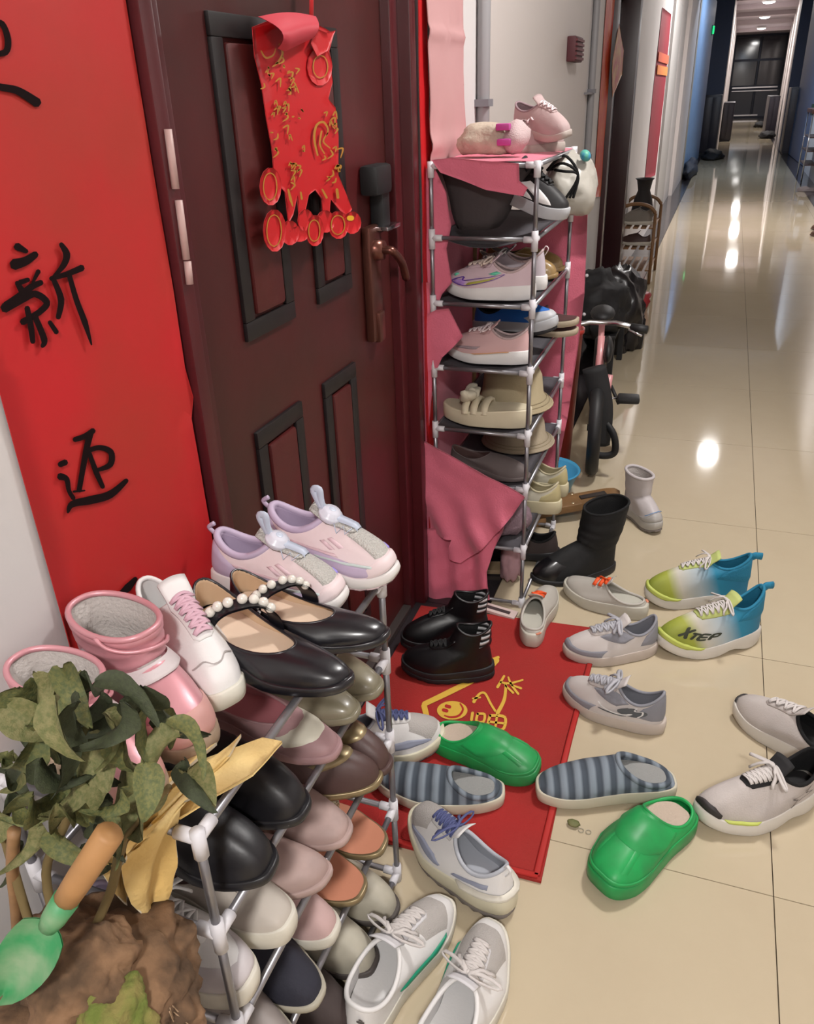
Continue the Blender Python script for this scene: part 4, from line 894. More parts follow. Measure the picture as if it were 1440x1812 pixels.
so = np.array(st.location); MB().tube(cat([(0, 0, 0), at(28, 1600, 1, -.845) - so, at(22, 1540, 1, -.85) - so, at(25, 1470, 1, -.85) - so], 5), .0065, 9).build('cane', M('cane_wood', '#9c7650', .6, var=.3, vscale=30), st)

# ------------------------------------------------------------------ shoes scattered on the floor
FZ = .0015; MZ = .0095
WLE = M('running_white_grey', '#b9b1ad', .65, bump=.3, bscale=300, var=.12, vscale=14); LACEW = M('lace_white', '#c6c0bd', .8)
DKG = M('outsole_grey', '#77706c', .7)
# 1 white sneakers with green swoosh in the foreground
GRN = M('teal_green_side', '#1f8c6c', .45); WG = M('vamp_grey_mesh', '#aca7a3', .8, bump=.4, bscale=420, kind='weave')
def ex_green(la, o, u, t):
    s_ = 1 if la.side > 0 else -1
    f = (lambda t: t) if s_ > 0 else (lambda t: 1 - t)
    patch(la, 'vamp_mesh', WG, o, [.37, .43, .5, .57, .63], [.24, .34, .38, .34, .24], [.66, .80, .84, .80, .66], .004)
    patch(la, 'side_flash', GRN, o, [f(.80), f(.74), f(.68), f(.64)], [.10, .10, .14, .2], [.30, .42, .32, .22], .012, label='teal green flash on the outer side')
    decal(la, 'heel_logo', M('logo_dark', '#4b4848', .5), o, [([(f(.965), .66), (f(.985), .66)], [.02]), ([(f(.968), .72), (f(.98), .74)], [.008])], .014)
o1, l1 = sneaker('sneaker', 'white lace-up trainer in the foreground, left of the pair by the rack foot', 'shoe', 'white trainers with green side flash', (-.672, -.530), (-.628, -.240), FZ, 1, up=WHITE, lace=LACEW, tong=M('tongue_white', '#cfcdd0', .7), L=.305, rim=(.05, .47, .135, .31, .24, .35), hh=.11, ht=.09, W=.38, rows=6, xl=.76, lacer=.013, extra=ex_green, toek=.5)
o2, l2 = sneaker('sneaker', 'white lace-up trainer with teal flash in the foreground, right of the pair', 'shoe', 'white trainers with green side flash', (-.548, -.560), (-.482, -.262), FZ, -1, up=WHITE, lace=LACEW, tong=M('tongue_white', '#cfcdd0', .7), L=.305, rim=(.05, .47, .135, .31, .24, .35), hh=.11, ht=.09, W=.38, rows=6, xl=.76, lacer=.013, extra=ex_green, toek=.5)
# 2 chunky white sneaker with blue laces and its mate under the rack
BLL = M('lace_navy', '#4d5480', .7); GRP = M('panel_slate', '#8a8fa1', .6)
def ex_chunk(la, o, u, t):
    patch(la, 'side_panel', GRP, o, [.26, .31, .36, .41], [.18, .22, .18, .10], [.30, .50, .42, .16], .010, mirror=True)
    patch(la, 'side_line', GRP, o, [.10, .16, .22], [.25, .3, .2], [.5, .52, .38], .014, mirror=True)
    patch(la, 'vamp_mesh', WG, o, [.40, .45, .5, .55, .60], [.12, .18, .2, .18, .12], [.56, .66, .68, .66, .56], .005)
    for k in range(3): patch(la, 'midsole_ridge', OFFW, o, [-.20, -.1, 0, .1, .20], [-.0] * 5, [.12] * 5, .045 - k * .01) if k == 0 else None
def chunky(label, heel, toe, z, side):
    return sneaker('chunky_sneaker', label, 'shoe', 'chunky white sneakers with navy laces', heel, toe, z, side, up=WHITE, sole=M('midsole_cream', '#cbc5ae', .5), out=DKG, lug=.02, lin=M('lining_greyblue', '#a9acb4', .8), lace=BLL, L=.285, hh=.21, ht=.13, spring=.07, chunky=.02, rim=(.05, .46, .12, .42, .33, .46), W=.40, rows=6, lacer=.011, loopm=WHITE, extra=ex_chunk, toek=.5, xl=.74)
chunky('chunky white sneaker with tangled navy laces lying across the mat corner', (-.485, -.205), (-.738, -.070), FZ, 1)
chunky('chunky white sneaker with navy laces sticking out behind the low rack', (-.985, .08), (-.765, .165), MZ, -1)
# 3 grey striped slippers
STR = bpy.data.materials.new('striped_cotton'); STR.use_nodes = True
def stripes(m, c1, c2, sc_, ax=0):
    nt = m.node_tree; b = nt.nodes['Principled BSDF']; b.inputs['Roughness'].default_value = .95
    tc = nt.nodes.new('ShaderNodeTexCoord'); sp = nt.nodes.new('ShaderNodeSeparateXYZ'); nt.links.new(tc.outputs['Object'], sp.inputs[0])
    n = nt.nodes.new('ShaderNodeTexNoise'); n.inputs['Scale'].default_value = 12; nt.links.new(tc.outputs['Object'], n.inputs['Vector'])
    a = nt.nodes.new('ShaderNodeMath'); a.operation = 'MULTIPLY_ADD'; nt.links.new(sp.outputs[ax], a.inputs[0]); a.inputs[1].default_value = sc_; nt.links.new(n.outputs['Fac'], a.inputs[2])
    s_ = nt.nodes.new('ShaderNodeMath'); s_.operation = 'SINE'; nt.links.new(a.outputs[0], s_.inputs[0])
    r_ = nt.nodes.new('ShaderNodeMapRange'); r_.inputs[1].default_value = -.5; r_.inputs[2].default_value = .5; nt.links.new(s_.outputs[0], r_.inputs[0])
    mx = nt.nodes.new('ShaderNodeMix'); mx.data_type = 'RGBA'; mx.inputs['A'].default_value = srgb(c1); mx.inputs['B'].default_value = srgb(c2); nt.links.new(r_.outputs[0], mx.inputs['Factor']); nt.links.new(mx.outputs['Result'], b.inputs['Base Color'])
    bp = nt.nodes.new('ShaderNodeBump'); bp.inputs['Strength'].default_value = .6; bp.inputs['Distance'].default_value = .004; nt.links.new(s_.outputs[0], bp.inputs['Height']); nt.links.new(bp.outputs['Normal'], b.inputs['Normal'])
stripes(STR, '#454d57', '#7b858f', 6.28 / .031)
def slipper(label, heel, toe, z, side):
    o, L = place('slipper', label, 'slipper', 'grey striped cotton slippers', heel, toe, z)
    la = Last(L, side, W=.40, hh=.10, ht=.09, spring=.02, rim=(.05, .42, .135, .125, .15, .26), toek=.55, sidep=1.9, box=.62, m=[(0, .86), (.15, .88), (.36, .86), (.68, 1), (.88, .95), (1, .9)])
    sole_layer(la, 0, 1, M('slipper_sole', '#c2bba8', .6, var=.06), o, 'sole', 1.02, .006)
    upper(la, STR, o); lining(la, STR, o, th=.02, pad=.015); insole(la, M('slipper_insole', '#8d8e8c', .95, bump=.6, bscale=200), o, k=.86, dz=.03); collar(la, STR, o, .022)
    return o
slipper('grey striped slipper on the mat beside the low rack post', (-.565, .072), (-.850, .01), MZ, 1)
slipper('grey striped slipper lying half off the mat\'s right edge', (-.204, .218), (-.502, .128), MZ, -1)
# 4 green clogs
CG = M('clog_green_rubber', '#1c9c50', .42, bump=.08, bscale=30, var=.15, vscale=9, col2='#2a7f46', spec=.4)
def clog(label, heel, toe, z, side):
    o, L = place('clog', label, 'slipper', 'green rubber clogs', heel, toe, z)
    la = Last(L, side, W=.46, hh=.13, ht=.12, spring=.05, rim=(.035, .42, .145, .215, .19, .32), toek=.74, sidep=1.7, box=.56, m=[(0, .80), (.15, .84), (.36, .84), (.68, 1), (.88, .98), (1, .95)])
    sole_layer(la, 0, 1, CG, o, 'sole', 1.025, .006); upper(la, CG, o); lining(la, CG, o, th=.02, pad=.004); collar(la, CG, o, .012)
    o2 = insole(la, M('clog_fleece', '#b9a898', .95, bump=.8, bscale=160), o, k=.84, dz=.05, name='fleece_liner')
    for a in (.43, .57): patch(la, 'raised_rib', CG, o, [a - .016, a + .016], [.30, .30], [.62, .62], .007, nv=6)
    patch(la, 'instep_band', CG, o, [.27, .34, .42, .5, .58, .66, .73], [.50, .60, .62, .62, .62, .60, .50], [.9, .97, .97, .96, .97, .97, .9], .016)
    patch(la, 'toe_rim', CG, o, [.30, .38, .46, .5, .54, .62, .70], [.02] * 7, [.12] * 7, .010)
    return o
clog('green rubber clog on the red mat above the striped slipper', (-.768, .195), (-.502, .170), MZ, 1)
clog('green rubber clog on the bare tiles by the striped slipper', (-.170, .143), (-.345, -.090), FZ, -1)
# 5 grey and white skate shoes
SG = M('suede_mid_grey', '#85858d', .85, bump=.2, bscale=200); LBL = M('logo_slate', '#55585c', .6); SIL_L = M('lace_silver', '#a5a5ac', .5)
def ex_grey(side_logo):
    def f(la, o, u, t):
        patch(la, 'toe_overlay', SG, o, [.31, .36, .41, .46, .5, .54, .59, .64, .69], [0] * 9, [.34, .22, .18, .20, .24, .20, .18, .22, .34], .010)
        patch(la, 'heel_counter', SG, o, [-.17, -.1, 0, .1, .17], [.25, .1, .05, .1, .25], [.75, .95, 1, .95, .75], .010)
        patch(la, 'eyestay', SG, o, [.28, .33, .38, .42], [.66, .66, .66, .66], [.93, .97, .97, .9], .012, mirror=True)
        if side_logo:
            s0 = .5 + .5 * la.side; f_ = (lambda a: a) if side_logo > 0 else (lambda a: 1 - a)
            decal(la, 'side_logo', LBL, o, [([(.232, .72), (.222, .60), (.212, .50), (.195, .42), (.178, .40), (.165, .45), (.172, .55)], [.05, .075, .07, .06, .07, .075, .04]), ([(.30, .34), (.26, .30), (.21, .27)], [.008, .016, .03])], .014)
            decal(la, 'side_logo_outline', WHITE, o, [([(.33, .52), (.28, .40), (.235, .33), (.205, .34), (.192, .42)], [.006, .010, .014, .022, .012]), ([(.247, .80), (.238, .88), (.215, .84), (.200, .66), (.182, .60), (.158, .58), (.150, .42), (.160, .30)], [.008] * 8)], .018)
    return f
sneaker('skate_shoe', 'grey and white skate shoe at the mat\'s top right corner, rear of the pair', 'shoe', 'grey and white skate shoes', (-.290, .755), (-.515, .625), FZ, 1, up=M('skate_white', '#c4bdba', .6), sole=M('sole_pinkish', '#bfb3aa', .6, var=.1), lin=M('lining_grey', '#85868e', .85), lace=SIL_L, L=.262, lacer=.019, rim=(.03, .45, .11, .44, .31, .42), hh=.13, ht=.11, W=.37, rows=5, extra=ex_grey(0))
sneaker('skate_shoe', 'grey and white skate shoe with a dark side logo, front of the pair', 'shoe', 'grey and white skate shoes', (-.240, .418), (-.500, .460), FZ, 1, up=M('skate_white', '#c4bdba', .6), sole=M('sole_pinkish', '#bfb3aa', .6, var=.1), lin=M('lining_grey', '#85868e', .85), lace=SIL_L, L=.262, lacer=.019, rim=(.03, .45, .11, .44, .31, .42), hh=.13, ht=.11, W=.37, rows=5, extra=ex_grey(1))
# 6 lime / white / blue racing shoes
GRD = bpy.data.materials.new('lime_white_blue_mesh'); GRD.use_nodes = True
nt = GRD.node_tree; b = nt.nodes['Principled BSDF']; b.inputs['Roughness'].default_value = .6
tc = nt.nodes.new('ShaderNodeTexCoord'); sp = nt.nodes.new('ShaderNodeSeparateXYZ'); nt.links.new(tc.outputs['Object'], sp.inputs[0])
ad = nt.nodes.new('ShaderNodeMath'); ad.operation = 'MULTIPLY_ADD'; nt.links.new(sp.outputs[2], ad.inputs[0]); ad.inputs[1].default_value = -.35; nt.links.new(sp.outputs[0], ad.inputs[2])
mr = nt.nodes.new('ShaderNodeMapRange'); mr.inputs[1].default_value = -.15; mr.inputs[2].default_value = .13; nt.links.new(ad.outputs[0], mr.inputs[0])
cr = nt.nodes.new('ShaderNodeValToRGB'); nt.links.new(mr.outputs[0], cr.inputs[0]); nt.links.new(cr.outputs[0], b.inputs['Base Color'])
for p_, c_ in ((0, '#1c7397'), (.22, '#2183a6'), (.42, '#a9b6bd'), (.62, '#c2bdb0'), (.74, '#9ca33e'), (1, '#7d8a33')):
    e = cr.color_ramp.elements[0] if p_ == 0 else (cr.color_ramp.elements[-1] if p_ == 1 else cr.color_ramp.elements.new(p_)); e.position = p_; e.color = srgb(c_)
BLU = M('collar_blue_knit', '#1d7596', .8, bump=.4, bscale=300); LIM = M('lime_foam', '#b5bf5c', .5)
letters = {'X': [[(0, 0), (.9, 1)], [(0, 1), (.55, .45), (.9, 0)]], 'T': [[(0, 1), (.8, 1)], [(.4, 1), (.35, 0)]], 'E': [[(.8, 1), (.05, 1), (0, 0), (.75, 0)], [(.05, .5), (.7, .5)]], 'P': [[(0, 0), (.08, 1), (.75, 1), (.72, .5), (.05, .48)]]}
def ex_race(logo):
    def f(la, o, u, t):
        patch(la, 'collar_sleeve', BLU, o, [-.24, -.16, -.08, 0, .08, .16, .24], [.62, .45, .35, .3, .35, .45, .62], [1, 1, 1, 1, 1, 1, 1], .012)
        b_ = la.S(np.array([0.]), np.array([1.]), 0.)[0]
        MB().tube([b_ + np.array((.006, 0, -.012)), b_ + np.array((-.012, 0, -.002)), b_ + np.array((-.030, 0, -.004))], .008, 8, flat=1.5).build('heel_tab', BLU, o)
        if logo:
            lst = []; x = 0.; 
            for ch_, wd in zip('XTEP', (.95, .8, .85, .8)):
                for q in letters[ch_]:
                    k = .016 if ch_ == 'X' else .013
                    lst.append(([(.415 - (x + a) * .030, .24 + bb * (.20 if ch_ == 'X' else .13) + x * .010) for a, bb in q], [.011 if ch_ != 'X' else .014]))
                x += wd * 1.35
            for q in lst: decal(la, 'side_letter_stroke', M('print_dark', '#2e3326', .5), o, [q], .014)
    return f
def racer(label, heel, toe, side, logo):
    o, la = sneaker('running_shoe', label, 'shoe', 'lime, white and blue running shoes', heel, toe, FZ, side, up=GRD, sole=M('midsole_white2', '#cfcac2', .45), lin=BLU, lace=LACEW, tong=M('tongue_lime', '#b3bd72', .7), L=.30, W=.33, hh=.17, ht=.11, spring=.10, hs=.03, arch=.045, rim=(.02, .40, .095, .60, .46, .50), rows=6, lacer=.010, extra=ex_race(logo), toek=.55, xl=.70)
    sole_layer(la, .55, .97, LIM, o, 'lime_band', 1.045, .010) if False else patch(la, 'lime_band', LIM, o, [.30, .36, .42, .5, .58, .64, .70], [-.02] * 7, [.02, .10, .12, .12, .12, .10, .02], .022)
    return o
racer('lime, white and blue running shoe with dark lettering, front one of the pair', (-.012, .900), (-.272, .722), 1, 1)
racer('lime, white and blue running shoe lying behind its lettered mate', (-.035, 1.065), (-.350, 1.010), -1, 0)
# 7 grey-white running shoes with black lining
def ex_run(la, o, u, t):
    patch(la, 'toe_bumper', M('bumper_black', '#2a2626', .6), o, [.41, .45, .5, .54], [-.02] * 4, [.10, .20, .2, .1], .016)
    patch(la, 'lime_band', LIM, o, [.30, .35, .40], [-.02] * 3, [.04, .08, .03], .024, mirror=True)
    st_ = [(.155, .40), (.19, .52), (.185, .80), (.208, .56), (.25, .58), (.215, .40), (.222, .14), (.195, .34), (.155, .40)]
    decal(la, 'side_star', M('star_line', '#5b5759', .5), o, [([st_[i], st_[i + 1]], [.006]) for i in range(8)], .014)
def runner(label, heel, toe, side, lc, **k):
    return sneaker('running_shoe', label, 'shoe', 'grey-white running shoes with black lining', heel, toe, FZ, side, up=WLE, sole=M('midsole_white2', '#cfcac2', .45), lin=BLKF, ins=M('insole_black', '#141314', .8), lace=lc, tong=M('tongue_black', '#1c1b1d', .8), L=.295, W=.38, hh=.17, ht=.12, spring=.08, hs=.03, arch=.035, rim=(.04, .46, .12, .44, .31, .42), rows=7, lacer=.014, lflat=.3, loopm=BLKF, extra=ex_run, toek=.55, xl=.70, **k)
runner('grey-white running shoe with black lining and lime sole stripe, right of the green clog', (.085, .312), (-.133, .124), 1, LACEW)
o, la = sneaker('running_shoe', 'grey-white running shoe with black lining cut by the right picture edge', 'shoe', 'grey-white running shoes with black lining', (.165, .345), (-.055, .560), FZ, -1, up=WLE, sole=M('midsole_white2', '#cfcac2', .45), lin=BLKF, ins=M('insole_black', '#141314', .8), lace=LACEW, tong=WLE, L=.30, W=.38, hh=.15, ht=.11, spring=.06, rim=(.04, .50, .13, .36, .25, .36), rows=4, bow=False, toek=.5,
    extra=lambda la, o, u, t: (patch(la, 'toe_bumper', M('bumper_black', '#2a2626', .6), o, [.45, .5, .55], [-.02] * 3, [.05, .12, .05], .016), patch(la, 'orange_band', M('orange_foam', '#d0824a', .5), o, [.82, .87, .92], [-.1] * 3, [.02, .06, .02], .02)))
# 8 white slides with orange laces
ORG = M('orange_lace', '#e4531c', .6); SLW = M('slip_grey_white', '#b2ada5', .6, bump=.1, var=.1)
def ex_or(la, o, u, t):
    bv = bvh_of([u, t]); 
    for x in (.46, .53, .60):
        mb = MB(); pts = [drop(bv, (x + .01 * math.cos(k) - .5) * la.L, (-.075 + .15 * k / 6 + float(la.cen(x))) * la.L, la.L, .012 * la.L) for k in range(7)]
        mb.tube(pts, .024 * la.L, 7, flat=.45).build('orange_lace', ORG, o)
    MB().tube([drop(bv, (.60 - .16 * k / 6 - .5) * la.L, (-.07 + .14 * k / 6) * la.L, la.L, .03 * la.L) for k in range(7)], .011 * la.L, 7).build('orange_lace', ORG, o)
    patch(la, 'heel_spot', M('coral_spot', '#cf8468', .5), o, [.93, .96, .98], [.0] * 3, [.16, .24, .16], .03)
def orange(label, heel, toe, z, side):
    return sneaker('slip_on_shoe', label, 'shoe', 'white slip-on shoes with orange laces', heel, toe, z, side, up=SLW, sole=M('slip_sole', '#bdb9ad', .5, var=.1), lin=SLW, ins=M('slip_insole', '#b0aea3', .8), L=.262, W=.38, hh=.17, ht=.13, spring=.05, rim=(.03, .48, .13, .21, .21, .34), chunky=.015, extra=ex_or, toek=.5, xl=.60)
orange('white slip-on shoe with orange laces at the top edge of the mat', (-.625, .665), (-.640, .900), MZ, 1)
orange('white slip-on shoe with orange laces by the tall black boot', (-.332, .912), (-.582, .966), FZ, 1)
# 9 black ankle boots on the mat
BB = M('boot_black', '#0e0d10', .38, bump=.3, bscale=25); BSO = M('boot_sole_black', '#17161a', .6, bump=.2)
STW = bpy.data.materials.new('black_white_stripes'); STW.use_nodes = True; stripes(STW, '#0c0c0e', '#c9c9cc', 6.28 / .017, 2)
def ankle(label, heel, toe, z, side):
    o, L = place('ankle_boot', label, 'shoe', 'black ankle boots with striped lining', heel, toe, z)
    la = Last(L, side, W=.40, hh=.17, ht=.13, spring=.05, rim=(.04, .50, .125, .40, .38, .44), shaft=((.02, .40, .115, .68, .60, .66),), toek=.55, sidep=1.6)
    sole_layer(la, 0, .45, BSO, o, 'outsole', 1.04, .01, lug=.01); sole_layer(la, .45, 1, BSO, o, 'midsole', 1.035, .01)
    u = upper(la, BB, o); lining(la, BLKF, o, th=.02); insole(la, BLKF, o, k=.85); collar(la, BB, o, .016)
    patch(la, 'ankle_gusset', STW, o, [.06, .12, .18], [1.25] * 3, [1.95] * 3, .008, mirror=True, label='black and white striped elastic')
    t = tongue(la, u, BB, o, x1=.70, x0=.44)
    V = [la.S(np.array([tt]), np.array([vv]), -.024)[0] for vv in (1.98, 1.8, 1.62, 1.45) for tt in np.linspace(-.2, .2, 9)]
    mesh('striped_lining', V, grid_faces(4, 9, False), STW, o)
    laces(la, [u, t], M('lace_black', '#101012', .8), o, .52, .68, rows=4, bow=False, r=.012)
    return o
ankle('black ankle boot with striped lining, front one of the pair on the mat', (-.700, .500), (-.935, .425), MZ, 1)
ankle('black ankle boot with striped lining, rear one of the pair on the mat', (-.745, .640), (-.985, .560), MZ, -1)
# 10 tall black boot
o, L = place('tall_boot', 'tall black boot standing on the tiles beside the covered rack', 'shoe', None, (-.452, 1.185), (-.688, .985), FZ, L=.29)
la = Last(L, 1, W=.36, hh=.10, ht=.06, spring=.04, rim=(.0, .50, .13, .36, .34, .46), shaft=((-.06, .46, .19, .60, .56, .60), (-.10, .42, .20, .88, .85, .82)), toek=.42, sidep=1.5, q=.008, qn=2)
sole_layer(la, 0, 1, BSO, o, 'sole', 1.03, .008); upper(la, M('boot_black_suede', '#09090b', .75, bump=.4, bscale=30), o); lining(la, BLKF, o, th=.02); insole(la, BLKF, o, k=.85); collar(la, BLKF, o, .014)
patch(la, 'shine_cap', BLK, o, [.36, .43, .5, .57, .64], [0.] * 5, [.5, .55, .55, .55, .5], .004)
MB().tube([la.S(np.array([.80]), np.array([1.0 + k * .1]), .008)[0] for k in range(19)], .0016, 5).build('zip', M('zip_metal', '#55545a', .4, metal=.8), o)
# 11 snow boot
SNW = M('boot_silver_white', '#b9b2b3', .5, bump=.3, bscale=60, var=.08)
o, L = place('snow_boot', 'small silvery white snow boot standing alone on the tiles', 'shoe', None, (-.465, 1.60), (-.325, 1.462), FZ, L=.20)
la = Last(L, 1, W=.42, hh=.22, ht=.20, spring=.06, rim=(.02, .56, .16, .55, .50, .56), shaft=((.0, .58, .195, .96, .92, .92),), toek=.55, sidep=1.7, q=.010, qn=2)
sole_layer(la, 0, .3, DKG, o, 'outsole', 1.03, .008, lug=.02); sole_layer(la, .3, 1, M('snow_sole', '#a9a5a0', .6), o, 'midsole', 1.04, .01)
upper(la, SNW, o); lining(la, FLE, o, th=.03); insole(la, FLE, o, k=.8); collar(la, SNW, o, .03)
patch(la, 'toe_guard', M('snow_guard', '#a5a19e', .5), o, [.28, .36, .43, .5, .57, .64, .72], [0.] * 7, [.12, .26, .36, .38, .36, .26, .12], .012)
decal(la, 'blue_piping', M('piping_blue', '#4d7ba8', .5), o, [([(.36, .30), (.43, .40), (.5, .43), (.57, .40), (.64, .30)], [.006])], .02)
# 12 brown wooden slide and a dark shoe by the rack foot
WD = M('brown_plank', '#7d5c38', .6, bump=.3, bscale=30, var=.3, vscale=14)
o = empty('wooden_plank', (-.66, 1.505, .06), 0, 'brown plank with a dark grip strip lying behind the tall black boot', 'plank', rot=(.0, -.10, .50))
MB().box((-.19, -.05, -.015), (.03, .05, .015), bev=.003).build('plank_body', WD, o); sl = MB(); V = [(.02 + .02 * k, 0, 0) for k in range(2)]
pr = [(.03, -.045), (.16, -.04), (.185, -.03), (.195, 0), (.185, .03), (.16, .04), (.03, .045)]
sl.add([(x, y, z) for z in (-.010, .010) for x, y in pr], [tuple(range(6, -1, -1)), tuple(range(7, 14))] + [(i, (i + 1) % 7, (i + 1) % 7 + 7, i + 7) for i in range(7)]); sharp(sl.build('rounded_end', WD, o))
box('grip_strip', (.04, -.012, .010), (.14, .014, .015), M('grip_dark', '#2c2420', .8), o, bev=.002)
for x, y in ((-.17, -.035), (-.17, .035), (-.0, -.035), (.02, .035), (-.09, -.04)): MB().lathe([(0, .003), (.004, .002), (.006, 0)], 8, (x, y, .015)).build('nail', M('nail_brass', '#b3a587', .4, metal=.7), o)
box('end_block', (-.19, -.055, -.045), (-.11, -.01, -.016), M('pale_block', '#b3895c', .6), o, bev=.003)
sneaker('low_shoe', 'dark brown suede shoe on the bottom tier of the covered rack', 'shoe', None, (-.64, 1.17), (-.92, 1.14), R2Z[0] + .0065, 1, up=DKB, sole=BSO, lin=BLKF, L=.28, hh=.1, ht=.08)
# small things on the floor
o = empty('dry_leaf_bit', tuple(onfloor(1007, 1458, .003)), 0, 'small crumpled dry leaf scrap beside the mat edge', 'leaf'); MB().ell((0, 0, .004), (.014, .010, .004), 10, 6, nz=1.5).build('scrap', leafm[2], o)
for k, (px, py) in enumerate(((1028, 1469), (1041, 1472))):
    q = onfloor(px, py, .002); o = empty('small_ring', tuple(q), 0, ['tiny clear plastic ring on the tile, left one', 'tiny clear plastic ring on the tile, right one'][k], 'ring', 'two tiny rings'); MB().tube([(.0055 * math.cos(a), .0055 * math.sin(a), .0) for a in np.linspace(0, 2 * PI, 14)[:-1]], .0009, 5, closed=True).build('ring_body', M('ring_clear', '#a39c8c', .2), o)
o = empty('wood_offcut', (-.93, 1.02, .004), .25, 'thin wooden offcut lying under the covered rack', 'wood'); box('offcut', (-.10, -.03, 0), (.16, .03, .015), M('plywood', '#a38b6c', .7, var=.2, vscale=12), o, bev=.002)
o = empty('magazine', (-.79, .80, .010), .0, 'striped folded paper strip at the foot of the covered rack', 'paper', rot=(0, .08, -.1)); box('paper_stack', (-.085, -.02, 0), (.09, .02, .010), M('paper_pinkwhite', '#c9b3ae', .6), o, bev=.002); box('dark_stripe', (-.085, -.008, .0101), (.07, .006, .0112), M('stripe_dark', '#3a2a2c', .6), o)

# ------------------------------------------------------------------ paper-cut charm hanging on the near door
CHX = LX + .03
o = empty('paper_charm', tuple(onwall(560, 20, CHX)), 0, 'red and gold paper-cut horse charm with coins hanging on the dark red door', 'ornament'); oc = np.array(o.location)
CR = M('charm_paper_red', '#b90d15', .5, bump=.1, bscale=30); CG_ = M('charm_gold_print', '#b8832f', .45, metal=.3)
def chs(name, pts, mat, X, th=.0015, amp=.0012, seed=0, bend=None, levels=3, freq=9): return sheet(name, [onwall(x, y, X) - oc for x, y in pts], mat, o, th, amp, freq, levels, seed, bend=bend)
chs('horse_body', [(446, 48), (490, 30), (540, 35), (575, 50), (590, 60), (582, 90), (585, 120), (588, 145), (580, 175), (593, 190), (598, 240), (597, 310), (606, 330), (622, 370), (612, 385), (600, 372), (584, 352), (582, 378), (570, 380), (568, 352), (556, 336), (545, 345), (538, 380), (528, 385), (526, 345), (518, 380), (510, 395), (504, 340), (495, 330), (486, 330), (480, 260), (470, 210), (462, 150), (450, 100)], CR, CHX, seed=1)
for c, r in (((478, 330), (19, 34)), ((485, 408), (20, 38)), ((512, 412), (16, 22)), ((540, 390), (14, 20)), ((556, 408), (16, 28)), ((575, 392), (16, 20)), ((598, 398), (18, 25)), ((622, 394), (16, 20)), ((528, 414), (18, 14)), ((565, 118), (22, 34))):
    chs('coin', [(c[0] + r[0] * math.cos(a), c[1] + r[1] * math.sin(a)) for a in np.linspace(0, 2 * PI, 15)[:-1]], CR, CHX + .0035, amp=.0004, levels=1)
V = []; n = 15; k = 9
A1 = [onwall(x, y, CHX + .012) - oc for x, y in ((450, 30), (446, 60), (452, 90))]
for i in range(n):
    f = i / (n - 1); a = f * PI * 1.15; top = onwall(451 + 105 * f, 30 - 8 * math.sin(f * 3), CHX + .01) - oc; bot = onwall(468 + 70 * f + 10, 92 - 30 * abs(f - .2), CHX + .01) - oc
    for j in range(k):
        g_ = j / (k - 1); q = top * (1 - g_) + bot * g_; V.append(q + np.array((.035 * math.sin(PI * g_ * .8 + .2) * (1 - .6 * f), 0, .0)))
mesh('curled_head', V + [v + np.array((-.0015, 0, 0)) for v in map(np.array, V)], grid_faces(n, k, False) + [tuple(reversed([i + n * k for i in f])) for f in grid_faces(n, k, False)], M('charm_paper_pinkred', '#c43a48', .45), o)
chs('ear', [(562, 52), (575, 58), (592, 54), (586, 66), (578, 90), (560, 100), (548, 76)], CR, CHX + .010, amp=.002, seed=4, levels=2)
MB().tube([onwall(551, -90, CHX) - oc, onwall(551, 60, CHX) - oc], .009, 6, flat=.2).build('hanging_ribbon', CR, o)
cf = lambda px, py, j: onwall(px, py, CHX + .0068 + .0001 * j) - oc
RR = _r.Random(4); gl = []
for cx, cy, sx, sy, m in ((520, 235, 22, 45, 9), (478, 140, 12, 30, 6), (516, 140, 8, 24, 9), (520, 305, 10, 18, 8), (585, 290, 12, 30, 10), (580, 220, 12, 20, 6), (500, 190, 20, 20, 7), (487, 250, 6, 22, 4), (500, 110, 16, 12, 3)):
    for q in range(m):
        x, y = cx + RR.uniform(-1, 1) * sx, cy + RR.uniform(-1, 1) * sy; a = RR.uniform(0, 6.28); l = RR.uniform(4, 9)
        gl.append(([(x, y), (x + l * math.cos(a) + 2, y + l * math.sin(a)), (x + l * math.cos(a + .9), y + l * math.sin(a + .9) + l)], [2, 3.4, 1.5]))
gl += [([(562, 275), (556, 245), (560, 222), (572, 216), (580, 228), (578, 240)], [3, 4, 4, 4, 3, 2]), ([(569, 232), (566, 255), (574, 272)], [3, 3, 2]), ([(580, 235), (572, 250), (584, 262)], [2, 3, 2]), ([(462, 90), (470, 102), (483, 98), (488, 86)], [2, 3.5, 3, 1.5]),
       ([(494, 78), (500, 95), (490, 112), (482, 118)], [3, 4, 3, 2]), ([(510, 335), (514, 352), (518, 365)], [3, 5, 2]), ([(532, 340), (534, 352)], [3, 4]), ([(570, 335), (578, 350)], [3, 4]), ([(596, 335), (598, 350)], [5, 5])]
for q in gl: strokes('gold_stroke', [q], cf, CG_, o)
for c, r in (((478, 330), (12, 24)), ((485, 408), (13, 28)), ((556, 408), (10, 19)), ((598, 398), (12, 17)), ((567, 118), (13, 20))):
    strokes('gold_ring', [([(c[0] + r[0] * math.cos(a), c[1] + r[1] * math.sin(a)) for a in np.linspace(s0, s0 + 1.6, 4)], [1.8]) for s0 in (0, 1.57, 3.14, 4.71)], cf, CG_, o)
strokes('gold_dot', [([(617, 386), (623, 386)], [9, 9])], cf, M('gold_bright', '#d8a42c', .4), o)

